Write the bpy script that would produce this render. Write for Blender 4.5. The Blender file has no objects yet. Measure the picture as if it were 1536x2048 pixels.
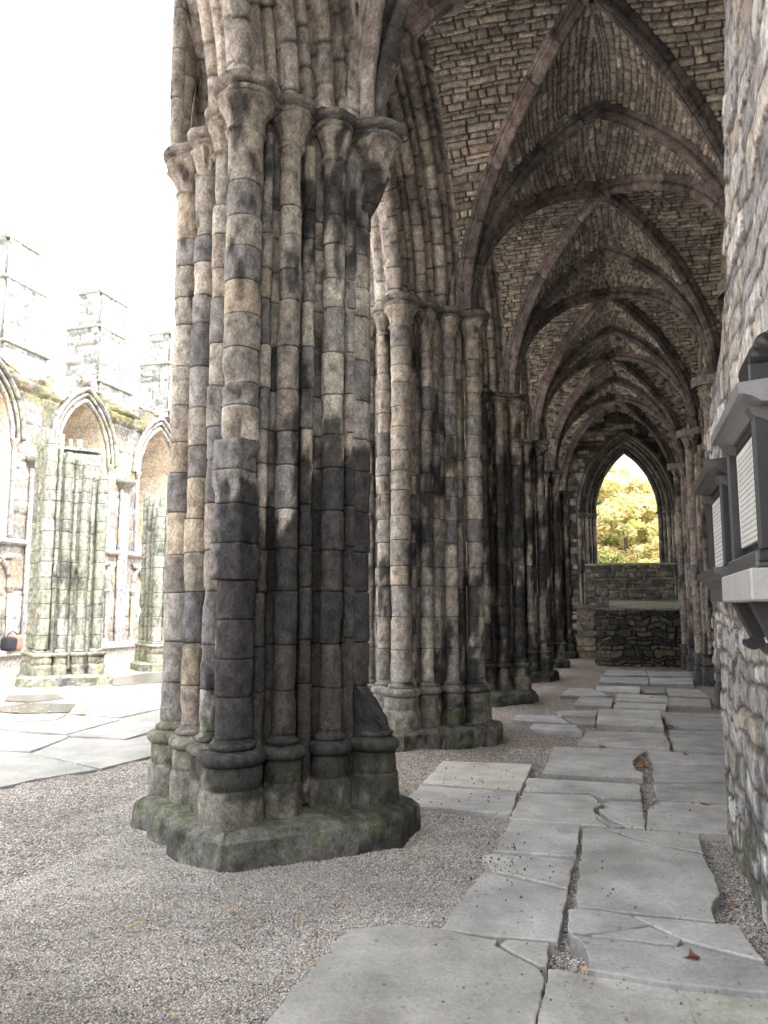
import bpy, math, random
import numpy as np
from mathutils import Matrix, Vector

S = bpy.context.scene
R = math.radians
# ------------------------------------------------------------------ camera
F, VPX, VPY, EYE = 1550.0, 1253.0, 1215.0, 1.55      # photo pixels (1536 x 2048)
_d = np.array([VPX - 768, -(VPY - 1024), -F]); _d /= np.linalg.norm(_d)
_u = np.array([0, -_d[2], _d[1]]); _u /= np.linalg.norm(_u)
RM = np.array([np.cross(_d, _u), _d, _u])            # camera axes -> world (x across, y along the aisle, z up)
cam = bpy.data.objects.new('camera', bpy.data.cameras.new('camera'))
S.collection.objects.link(cam)
cam.matrix_world = Matrix([list(RM[0]) + [0], list(RM[1]) + [0], list(RM[2]) + [EYE], [0, 0, 0, 1]])
cam.data.sensor_fit = 'HORIZONTAL'; cam.data.sensor_width = 36
cam.data.lens = 36 * F / 1536
cam.data.clip_start = 0.05; cam.data.clip_end = 2000
S.camera = cam
# ------------------------------------------------------------------ light: bright overcast
SUN_EL, SUN_AZ = 60, 112                              # azimuth clockwise from +y
W = bpy.data.worlds.new('World'); S.world = W; W.use_nodes = True
nt = W.node_tree; nt.nodes.clear()
sky = nt.nodes.new('ShaderNodeTexSky'); sky.sky_type = 'NISHITA'; sky.sun_disc = False
sky.sun_elevation = R(SUN_EL); sky.sun_rotation = R(SUN_AZ); sky.dust_density = 6; sky.air_density = 1.0; sky.ozone_density = 1
hs = nt.nodes.new('ShaderNodeHueSaturation'); hs.inputs['Saturation'].default_value = 0.16
bg = nt.nodes.new('ShaderNodeBackground'); bg.inputs[1].default_value = 0.15
wo = nt.nodes.new('ShaderNodeOutputWorld')
nt.links.new(sky.outputs[0], hs.inputs['Color']); nt.links.new(hs.outputs[0], bg.inputs[0]); nt.links.new(bg.outputs[0], wo.inputs[0])
sun = bpy.data.objects.new('sun', bpy.data.lights.new('sun', 'SUN')); S.collection.objects.link(sun)
sun.data.energy = .5; sun.data.angle = R(30); sun.data.color = (1, .985, .96)
_sd = Vector((math.sin(R(SUN_AZ)) * math.cos(R(SUN_EL)), math.cos(R(SUN_AZ)) * math.cos(R(SUN_EL)), math.sin(R(SUN_EL))))
sun.rotation_euler = (-_sd).to_track_quat('-Z', 'Y').to_euler()
S.view_settings.view_transform = 'Standard'; S.view_settings.look = 'None'
S.view_settings.exposure = 2.82; S.view_settings.gamma = 1
S.cycles.max_bounces = 8; S.cycles.diffuse_bounces = 6; S.cycles.glossy_bounces = 3
S.cycles.use_denoising = True
S.cycles.sample_clamp_indirect = 8
try: S.cycles.denoiser = 'OPENIMAGEDENOISE'
except Exception: pass

# ------------------------------------------------------------------ pixel helpers (turn a photo pixel into a point of the place)
def ray(px, py): return RM @ np.array([px - 768, -(py - 1024), -F])
def ground(px, py, z=0.0):
    r = ray(px, py); t = (z - EYE) / r[2]; return r * t + np.array([0, 0, EYE])

# ------------------------------------------------------------------ noise
def _h(i, j, k, s):
    n = (i.astype(np.int64) * 374761393 + j.astype(np.int64) * 668265263 + k.astype(np.int64) * 2147483647 + s * 1274126177) & 0xffffffff
    n = ((n ^ (n >> 13)) * 1274126177) & 0xffffffff
    n = ((n ^ (n >> 15)) * 2246822519) & 0xffffffff
    return ((n ^ (n >> 16)) & 0xffffff) / 16777215.0
def vnoise(P, sc, seed=0):
    Q = np.asarray(P, float) * sc; I = np.floor(Q).astype(np.int64); f = Q - I; f = f * f * (3 - 2 * f)
    i, j, k = I[..., 0], I[..., 1], I[..., 2]; x, y, z = f[..., 0], f[..., 1], f[..., 2]
    def L(a, b, t): return a + (b - a) * t
    return L(L(L(_h(i, j, k, seed), _h(i + 1, j, k, seed), x), L(_h(i, j + 1, k, seed), _h(i + 1, j + 1, k, seed), x), y),
             L(L(_h(i, j, k + 1, seed), _h(i + 1, j, k + 1, seed), x), L(_h(i, j + 1, k + 1, seed), _h(i + 1, j + 1, k + 1, seed), x), y), z)
def fbm(P, sc, seed=0, o=3):
    a, t, w = 0, 0, 1.0
    sc = np.asarray(sc, float)
    for n in range(o):
        a = a + w * vnoise(P, sc * (2.03 ** n), seed + n * 17); t += w; w *= .5
    return a / t
def sm(a, b, x):
    t = np.clip((np.asarray(x, float) - a) / (b - a), 0, 1); return t * t * (3 - 2 * t)
def mixc(c, d, t): return c + (np.asarray(d) - c) * np.asarray(t)[..., None]
def hsh(i, seed): return _h(np.asarray(i), np.zeros_like(np.asarray(i)) + 7, np.zeros_like(np.asarray(i)) + 3, seed)
def pick(rnd, pal):
    pal = np.asarray(pal, float); return pal[np.minimum((np.asarray(rnd) * len(pal)).astype(int), len(pal) - 1)]

# ------------------------------------------------------------------ mesh collector
class Geo:
    def __init__(s): s.V, s.Q, s.T, s.C, s.n, s.N = [], [], [], [], 0, []
    def add(s, V, Q=None, C=(.3, .3, .3), T=None, NG=None):
        V = np.asarray(V, float).reshape(-1, 3); C = np.asarray(C, float)
        C = np.broadcast_to(C, V.shape) if C.ndim < 2 else C.reshape(-1, 3)
        s.V.append(V); s.C.append(C)
        if Q is not None: s.Q.append(np.asarray(Q, np.int64).reshape(-1, 4) + s.n)
        if T is not None: s.T.append(np.asarray(T, np.int64).reshape(-1, 3) + s.n)
        if NG is not None:
            for g in NG: s.N.append(np.asarray(g, np.int64) + s.n)
        s.n += len(V)
    def grid(s, P, C, wrap=False, flip=False, keep=None):
        a, b = P.shape[:2]
        I = np.arange(a * b).reshape(a, b)
        J = np.concatenate([I, I[:, :1]], 1) if wrap else I
        Q = np.stack([J[:-1, :-1], J[:-1, 1:], J[1:, 1:], J[1:, :-1]], -1)
        if flip: Q = Q[..., ::-1]
        if keep is not None: Q = Q[keep]
        s.add(P, Q.reshape(-1, 4), C)
    def box(s, lo, hi, C, bev=0.0):
        lo = np.array(lo, float); hi = np.array(hi, float)
        if bev <= 0:
            V = np.array([[x, y, z] for x in (lo[0], hi[0]) for y in (lo[1], hi[1]) for z in (lo[2], hi[2])])
            s.add(V, [[0, 1, 3, 2], [4, 6, 7, 5], [0, 4, 5, 1], [2, 3, 7, 6], [0, 2, 6, 4], [1, 5, 7, 3]], C); return
        bev = min(bev, (hi - lo).min() * .45)
        V = []; idx = {}
        for i in range(8):
            sg = [(i >> k) & 1 for k in range(3)]
            for ax in range(3):
                p = [(hi[k] - bev if sg[k] else lo[k] + bev) if k != ax else (hi[k] if sg[k] else lo[k]) for k in range(3)]
                idx[(i, ax)] = len(V); V.append(p)
        Fs = []
        for ax in range(3):
            b, c = (ax + 1) % 3, (ax + 2) % 3
            for e in (0, 1):
                f = [(e << ax) | (i << b) | (j << c) for i, j in ((0, 0), (1, 0), (1, 1), (0, 1))]
                Fs.append([idx[(v, ax)] for v in (f if e else f[::-1])])
            for i in (0, 1):
                for j in (0, 1):
                    v0 = (i << b) | (j << c); v1 = v0 | (1 << ax)
                    q = [idx[(v0, b)], idx[(v1, b)], idx[(v1, c)], idx[(v0, c)]]
                    Fs.append(q if (i ^ j) else q[::-1])
        T = []
        for i in range(8):
            t = [idx[(i, 0)], idx[(i, 1)], idx[(i, 2)]]
            odd = bin(i).count('1') % 2
            T.append(t if odd else t[::-1])
        s.add(V, Fs, C, T)
    def build(s, name, mat, parent=None, smooth=True, off=None):
        V = np.concatenate(s.V); C = np.concatenate(s.C)
        base = np.zeros(3)
        if parent is not None:
            q = parent
            while q is not None: base = base + np.array(q.location); q = q.parent
        if off is not None: base = np.array(off, float)
        V = V - base
        Q = np.concatenate(s.Q) if s.Q else np.zeros((0, 4), np.int64)
        T = np.concatenate(s.T) if s.T else np.zeros((0, 3), np.int64)
        cnt = [4] * len(Q) + [3] * len(T) + [len(g) for g in s.N]
        loops = np.concatenate([Q.ravel(), T.ravel()] + [g for g in s.N]).astype(np.int32)
        cnt = np.array(cnt, np.int32); st = np.concatenate([[0], np.cumsum(cnt)[:-1]]).astype(np.int32)
        me = bpy.data.meshes.new(name)
        me.vertices.add(len(V)); me.vertices.foreach_set('co', V.astype(np.float32).ravel())
        me.loops.add(len(loops)); me.loops.foreach_set('vertex_index', loops)
        me.polygons.add(len(cnt)); me.polygons.foreach_set('loop_start', st); me.polygons.foreach_set('loop_total', cnt)
        me.polygons.foreach_set('use_smooth', np.full(len(cnt), smooth, bool))
        me.update(calc_edges=True)
        at = me.color_attributes.new('stone', 'FLOAT_COLOR', 'POINT')
        at.data.foreach_set('color', np.concatenate([C, np.ones((len(C), 1))], 1).astype(np.float32).ravel())
        me.validate()
        me.materials.append(mat)
        o = bpy.data.objects.new(name, me); S.collection.objects.link(o)
        if parent is not None: o.parent = parent
        if off is not None: o.location = off
        return o

def thing(name, label, cat, loc=(0, 0, 0), group=None):
    o = bpy.data.objects.new(name, None); o.empty_display_size = .2; S.collection.objects.link(o); o.location = loc
    return tag(o, label, cat, group)
def tag(o, label=None, cat=None, group=None, kind=None):
    if label: o['label'] = label
    if cat: o['category'] = cat
    if group: o['group'] = group
    if kind: o['kind'] = kind
    return o

# ------------------------------------------------------------------ materials
def stone_mat(name, rough=.9, fine=70., bump=.35, var=.45, blot=9., dist=.006, spec=.25, tint=False, sat=.8, zs=1.):
    m = bpy.data.materials.new(name); m.use_nodes = True; t = m.node_tree; N, L = t.nodes, t.links
    b = N['Principled BSDF']; b.inputs['Roughness'].default_value = rough; b.inputs['Specular IOR Level'].default_value = spec
    at = N.new('ShaderNodeAttribute'); at.attribute_name = 'stone'
    g = N.new('ShaderNodeNewGeometry')
    def noise(sc, det, r=.6):
        n = N.new('ShaderNodeTexNoise'); n.inputs['Scale'].default_value = sc; n.inputs['Detail'].default_value = det; n.inputs['Roughness'].default_value = r
        mp_ = N.new('ShaderNodeMapping'); mp_.inputs['Scale'].default_value = (1, 1, zs); L.new(g.outputs['Position'], mp_.inputs[0]); L.new(mp_.outputs[0], n.inputs['Vector']); return n
    n1, n2 = noise(fine, 4, .7), noise(blot, 5, .65)
    def rng(n, a, c, lo, hi):
        q = N.new('ShaderNodeMapRange'); q.inputs[1].default_value = a; q.inputs[2].default_value = c; q.inputs[3].default_value = lo; q.inputs[4].default_value = hi
        L.new(n.outputs[0], q.inputs[0]); return q
    a1 = rng(n1, .3, .7, 1 - var * .7, 1 + var * .7); a2 = rng(n2, .3, .7, 1 - var, 1 + var * .75)
    mu = N.new('ShaderNodeMath'); mu.operation = 'MULTIPLY'; L.new(a1.outputs[0], mu.inputs[0]); L.new(a2.outputs[0], mu.inputs[1])
    last = mu.outputs[0]
    if tint:
        oi = N.new('ShaderNodeObjectInfo'); q = N.new('ShaderNodeMapRange'); q.inputs[3].default_value = .85; q.inputs[4].default_value = 1.12
        L.new(oi.outputs['Random'], q.inputs[0]); m2 = N.new('ShaderNodeMath'); m2.operation = 'MULTIPLY'
        n3, n4 = noise(1.7, 4, .6), noise(26, 2, .5); st_ = rng(n3, .32, .66, .74, 1.14); pit = rng(n4, .66, .74, 1, .5); wv = N.new('ShaderNodeMath'); wv.operation = 'MULTIPLY'; L.new(st_.outputs[0], wv.inputs[0]); L.new(pit.outputs[0], wv.inputs[1])
        w2 = N.new('ShaderNodeMath'); w2.operation = 'MULTIPLY'; L.new(wv.outputs[0], w2.inputs[0]); L.new(last, w2.inputs[1]); last = w2.outputs[0]
        L.new(last, m2.inputs[0]); L.new(q.outputs[0], m2.inputs[1]); last = m2.outputs[0]
    vm = N.new('ShaderNodeVectorMath'); vm.operation = 'SCALE'; L.new(at.outputs['Color'], vm.inputs[0]); L.new(last, vm.inputs['Scale'])
    hs_ = N.new('ShaderNodeHueSaturation'); hs_.inputs['Saturation'].default_value = sat; L.new(vm.outputs[0], hs_.inputs['Color']); L.new(hs_.outputs[0], b.inputs['Base Color'])
    ad = N.new('ShaderNodeMath'); ad.operation = 'MULTIPLY_ADD'; ad.inputs[1].default_value = 1.6
    L.new(n2.outputs[0], ad.inputs[0]); L.new(n1.outputs[0], ad.inputs[2])
    bp = N.new('ShaderNodeBump'); bp.inputs['Strength'].default_value = bump; bp.inputs['Distance'].default_value = dist * 3
    L.new(ad.outputs[0], bp.inputs['Height']); L.new(bp.outputs[0], b.inputs['Normal'])
    return m
M_PIER = stone_mat('weathered_sandstone', .88, 62, .75, .6, 13, zs=.75, sat=.68)
M_RUB = stone_mat('rubble_masonry', .93, 40, .8, .5, 12)
M_WEB = stone_mat('vault_rubble', .95, 38, .8, .5, 12, sat=.72)
M_RIB = stone_mat('rib_stone', .85, 45, .6, .6, 9, sat=.72)
M_FLAG = stone_mat('flagstone', .6, 46, .4, .24, 4.5, .004, .35, True)
M_WET = stone_mat('wet_flagstone', .22, 30, .15, .18, 3.0, .004, .5, True)
M_SLATE = stone_mat('dark_slate', .3, 80, .08, .2, 6, .003, .6)
M_MARBLE = stone_mat('pale_marble', .5, 60, .06, .12, 5, .003, .4)
M_GRAV = stone_mat('pebble_stone', .8, 200, .1, .2, 90, .002, .3)
M_WOOD = stone_mat('bark', .9, 30, .6, .4, 6)
M_CLOTH = stone_mat('cloth', .8, 300, .2, .2, 20)

def ground_mat():
    m = bpy.data.materials.new('gravel_bed'); m.use_nodes = True; t = m.node_tree; N, L = t.nodes, t.links
    b = N['Principled BSDF']; b.inputs['Roughness'].default_value = .85; b.inputs['Specular IOR Level'].default_value = .25
    g = N.new('ShaderNodeNewGeometry')
    v = N.new('ShaderNodeTexVoronoi'); v.inputs['Scale'].default_value = 95; L.new(g.outputs['Position'], v.inputs['Vector'])
    sp = N.new('ShaderNodeSeparateColor'); L.new(v.outputs['Color'], sp.inputs[0])
    cr = N.new('ShaderNodeValToRGB'); e = cr.color_ramp.elements
    e[0].position = 0; e[0].color = (.06, .055, .055, 1); e[1].position = 1; e[1].color = (.62, .56, .49, 1)
    for p, c in ((.3, (.15, .135, .13)), (.55, (.27, .235, .21)), (.8, (.40, .345, .29))):
        x = cr.color_ramp.elements.new(p); x.color = c + (1,)
    L.new(sp.outputs[0], cr.inputs[0])
    at = N.new('ShaderNodeAttribute'); at.attribute_name = 'stone'
    mx = N.new('ShaderNodeMix'); mx.data_type = 'RGBA'; mx.blend_type = 'MULTIPLY'; mx.inputs[0].default_value = 1
    L.new(cr.outputs[0], mx.inputs[6]); L.new(at.outputs['Color'], mx.inputs[7]); L.new(mx.outputs[2], b.inputs['Base Color'])
    iv = N.new('ShaderNodeMath'); iv.operation = 'SUBTRACT'; iv.inputs[0].default_value = 1; L.new(v.outputs['Distance'], iv.inputs[1])
    bp = N.new('ShaderNodeBump'); bp.inputs['Strength'].default_value = 1; bp.inputs['Distance'].default_value = .012
    L.new(iv.outputs[0], bp.inputs['Height']); L.new(bp.outputs[0], b.inputs['Normal'])
    return m
M_GROUND = ground_mat()
def leaf_mat(name, trans=.35):
    m = bpy.data.materials.new(name); m.use_nodes = True; t = m.node_tree; N, L = t.nodes, t.links
    b = N['Principled BSDF']; b.inputs['Roughness'].default_value = .6
    at = N.new('ShaderNodeAttribute'); at.attribute_name = 'stone'; L.new(at.outputs['Color'], b.inputs['Base Color'])
    tr = N.new('ShaderNodeBsdfTranslucent'); L.new(at.outputs['Color'], tr.inputs[0])
    mx = N.new('ShaderNodeMixShader'); mx.inputs[0].default_value = trans
    L.new(b.outputs[0], mx.inputs[1]); L.new(tr.outputs[0], mx.inputs[2]); L.new(mx.outputs[0], N['Material Output'].inputs[0])
    return m
M_LEAF = leaf_mat('foliage'); M_DRY = leaf_mat('dry_leaf', .15)

# ------------------------------------------------------------------ stone colours
PAL = [(.44, .385, .30), (.50, .445, .35), (.36, .325, .275), (.29, .275, .26), (.41, .34, .27), (.47, .385, .25), (.47, .42, .335), (.23, .225, .225), (.38, .35, .31), (.42, .37, .295), (.49, .43, .34), (.33, .305, .28)]
PALN = [(.33, .315, .28), (.38, .365, .33), (.31, .245, .165), (.30, .29, .27), (.35, .295, .22), (.22, .215, .20), (.43, .415, .385)]
PALR = [(.54, .49, .39), (.46, .43, .355), (.61, .555, .445), (.38, .355, .31), (.52, .445, .365), (.65, .595, .48), (.49, .46, .39), (.42, .37, .315)]
PALW = [(.58, .565, .54), (.48, .47, .46), (.60, .55, .47), (.44, .425, .42), (.54, .47, .38), (.40, .395, .39), (.66, .64, .60), (.50, .46, .45)]
PALD = [(.10, .10, .095), (.14, .135, .12), (.18, .165, .13), (.085, .085, .085), (.22, .19, .13), (.13, .12, .11)]
MORT = np.array([.075, .07, .065])
SOOT = np.array([.035, .035, .037]); ALG = np.array([.155, .185, .055])

# ------------------------------------------------------------------ columns of drums
def courses(z0, z1, h, rg):
    z = [z0]
    while z[-1] < z1 - h * .6: z.append(z[-1] + h * rg.uniform(.72, 1.3))
    z[-1] = z1
    return z
def column(geo, cx, cy, outline, nrm, zs, seed, dz, stain, pal=PAL, rough=.004, jit=.0028, kinds=None, groove=.015, cuts=(), taper=None):
    """a stack of stone drums with the given plan outline (n,2) and outward normals; kinds[z index] -> rough block"""
    rg = random.Random(seed); rows, fac, ids, offs, rr = [], [], [], [], []
    for k in range(len(zs) - 1):
        a, b = zs[k], zs[k + 1]; n = max(1, int((b - a) / dz))
        zz = [a + .001, a + .004, a + .009, a + .02] + list(np.linspace(a + .02, b - .02, n + 1)[1:-1]) + [b - .02, b - .009, b - .004, b - .001]
        ff = [1.0, .4, .06, 0] + [0] * (n - 1) + [0, .06, .4, 1.0]
        o = (rg.gauss(0, jit), rg.gauss(0, jit)); r_ = rg.gauss(0, jit * .8)
        rows += zz; fac += ff; ids += [k] * len(zz); offs += [o] * len(zz); rr += [r_] * len(zz)
    z = np.array(rows); fac = np.array(fac); ids = np.array(ids); offs = np.array(offs); rr = np.array(rr)
    O = np.asarray(outline); Nn = np.asarray(nrm); m = len(O)
    P = np.zeros((len(z), m, 3)); P[..., 2] = z[:, None]
    P[..., 0] = cx + O[None, :, 0] + offs[:, None, 0]; P[..., 1] = cy + O[None, :, 1] + offs[:, None, 1]
    n1 = fbm(P, 7, seed) - .5; n2 = fbm(P, 28, seed + 5, 2) - .5
    ero = sm(.58, .75, fbm(P, (3, 3, 4), seed + 9, 2))
    kr = np.ones(len(z))
    if kinds is not None: kr = np.array([kinds.get(i, 1.0) for i in ids])
    d = rr[:, None] - groove * fac[:, None] + rough * kr[:, None] * (n1 * 1.0 + n2 * 1.5) - ero * rough * 2.2 * kr[:, None]
    for (zc, hh, ang, dep) in cuts:                      # knocked-off pieces
        w = np.exp(-((z - zc) / hh) ** 2)[:, None] * np.clip(Nn @ np.array([math.cos(ang), math.sin(ang)]), 0, 1)[None, :] ** 1.5
        d = d - dep * w * (.7 + .6 * fbm(P, 14, seed + 31, 2))
    P[..., 0] += Nn[None, :, 0] * d; P[..., 1] += Nn[None, :, 1] * d
    if taper is not None:
        s = np.array([taper(q) for q in z])[:, None]
        P[..., 0] = cx + (P[..., 0] - cx) * s; P[..., 1] = cy + (P[..., 1] - cy) * s
    P[..., 2] += .006 * (vnoise(P, 9, seed + 3) - .5)
    c = pick(hsh(ids, seed), pal) * (.8 + .4 * hsh(ids, seed + 50))[:, None]
    C = np.repeat(c[:, None, :], m, 1)
    C = C * (.82 + .36 * fbm(P, (9, 9, 5), seed + 77)[..., None])
    C = stain(P, C)
    C = mixc(C, MORT, np.clip(fac[:, None] - .3, 0, 1) * .9)
    geo.grid(P, C, wrap=True)
    top = P[-1]; geo.add(np.concatenate([top, top.mean(0)[None]]), None, np.concatenate([C[-1], C[-1].mean(0)[None]]), [[i, (i + 1) % m, m] for i in range(m)])
def circ(r, n, keel=0., ka=0.):
    a = np.linspace(0, 2 * math.pi, n, endpoint=False)
    rr = r * (1 + keel * np.clip(np.cos(a - ka), 0, 1) ** 10)
    return np.stack([rr * np.cos(a), rr * np.sin(a)], 1), np.stack([np.cos(a), np.sin(a)], 1)
def squarish(r, n, p=6., rot=0.):
    a = np.linspace(0, 2 * math.pi, n, endpoint=False); b = a - rot
    rr = r / (np.abs(np.cos(b)) ** p + np.abs(np.sin(b)) ** p) ** (1 / p)
    return np.stack([rr * np.cos(a), rr * np.sin(a)], 1), np.stack([np.cos(a), np.sin(a)], 1)
def polyline(pts, step):
    pts = [np.array(p, float) for p in pts]; out, nr = [], []
    for a, b in zip(pts, pts[1:] + pts[:1]):
        n = max(1, int(np.linalg.norm(b - a) / step)); t = (b - a) / np.linalg.norm(b - a)
        for k in range(n): out.append(a + (b - a) * k / n); nr.append((t[1], -t[0]))
    nr = np.array(nr); nr = nr + np.roll(nr, 1, 0); nr /= np.linalg.norm(nr, axis=1)[:, None]
    return np.array(out), nr
def lathe(geo, cx, cy, prof, seg, seed, stain, col=(.36, .32, .25), rough=.004, mod=None, cap=True):
    prof = np.array(prof, float); zz, r = prof[:, 0], prof[:, 1]
    a = np.linspace(0, 2 * math.pi, seg, endpoint=False)
    Rr = np.repeat(r[:, None], seg, 1)
    if mod is not None: Rr = Rr + mod(zz[:, None], a[None, :])
    P = np.stack([cx + Rr * np.cos(a), cy + Rr * np.sin(a), np.repeat(zz[:, None], seg, 1)], -1)
    d = rough * ((fbm(P, 8, seed) - .5) * 3.2 + (fbm(P, 30, seed + 2, 2) - .5) * 1.6) - rough * 3 * sm(.6, .75, fbm(P, 5, seed + 4, 2))
    P[..., 0] += np.cos(a) * d; P[..., 1] += np.sin(a) * d; P[..., 2] += d * .5
    C = np.broadcast_to(np.array(col), P.shape) * (.75 + .5 * fbm(P, 7, seed + 8)[..., None])
    C = stain(P, C)
    geo.grid(P, C, wrap=True)
    if cap:
        top = P[-1]; geo.add(np.concatenate([top, top.mean(0)[None]]), None, np.concatenate([C[-1], C[-1].mean(0)[None]]), [[i, (i + 1) % seg, seg] for i in range(seg)])
def mould(pts, n=4):
    """round a (z, r) profile: list of points, ('t', z, r, a) makes a torus bulge"""
    out = []
    for p in pts:
        if p[0] == 't':
            _, z, r, a = p
            for q in np.linspace(-math.pi / 2, math.pi / 2, n + 3): out.append((z + a * math.sin(q), r + a * math.cos(q)))
        else: out.append(p)
    return out

# ------------------------------------------------------------------ clustered piers
AX, AY, CX, BAY, Y0 = .82, .70, -2.57, 4.0, 5.36
CORN = [(.1, -.72), (.82, .04), (.06, .76), (-.72, -.1)]
ZB, ZN, ZA, ZS = .71, 4.89, 5.12, 5.26              # base top, neck of the shafts, abacus bottom, springing
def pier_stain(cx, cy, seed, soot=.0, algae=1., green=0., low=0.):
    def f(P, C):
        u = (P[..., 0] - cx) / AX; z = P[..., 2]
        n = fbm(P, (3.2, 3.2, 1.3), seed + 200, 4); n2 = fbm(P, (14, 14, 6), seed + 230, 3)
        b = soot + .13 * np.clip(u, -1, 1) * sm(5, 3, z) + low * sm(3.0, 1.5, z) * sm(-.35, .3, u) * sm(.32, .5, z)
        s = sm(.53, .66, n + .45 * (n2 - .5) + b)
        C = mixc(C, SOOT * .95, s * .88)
        if green: C = mixc(C, np.array([.24, .275, .16]), green * sm(.28, .6, fbm(P, 2.2, seed + 260)))
        al = algae * (sm(.75, .35, z) * sm(.45, .62, fbm(P, (5, 5, 9), seed + 210)) + sm(1.7, .8, z) * sm(.2, -.5, u) * sm(.5, .6, fbm(P, 4, seed + 220)))
        C = mixc(C, ALG * (1 + green), np.clip(al * sm(.35, .6, n2), 0, 1) * .62)
        return C
    return f
def shaft_list():
    cs = CORN; big, mid, fil = [], [], []
    for i in range(4):
        a, b = np.array(cs[i]), np.array(cs[(i + 1) % 4]); t = b - a; nrm = np.array([t[1], -t[0]]) / np.linalg.norm(t)
        big.append((a[0], a[1], .125 if i in (0, 2) else .105))
        for k in (1, 2): q = a + t * k / 3; mid.append((q[0], q[1], .081))
        for k in (.175, .5, .825): q = a + t * k - nrm * .066; fil.append((q[0], q[1], .05, math.atan2(nrm[1], nrm[0])))
    return big, mid, fil
def abacus_outline(cs, n, grow):
    a = np.linspace(0, 2 * math.pi, n, endpoint=False); d = np.stack([np.cos(a), np.sin(a)], 1); best = np.full(n, .3)
    for (x, y, r) in cs:
        r = r + grow; c = np.array([x, y]); b = d @ c; q = b * b - (c @ c - r * r); ok = q > 0
        best = np.where(ok, np.maximum(best, b + np.sqrt(np.clip(q, 0, None))), best)
    best = np.where(best <= .3, np.maximum(np.roll(best, 1), np.roll(best, -1)), best)
    return d * best[:, None]
def capital_mod(ph, amp=.02, leaves=8):
    def f(z, a):
        t = np.clip((z - ZN - .03) / (ZA - ZN), 0, 1); return amp * np.sin(math.pi * np.clip(t, 0, 1)) * (np.abs(np.cos(a * leaves / 2 + ph)) ** .7 - .5) * 2.0
    return f
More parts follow.
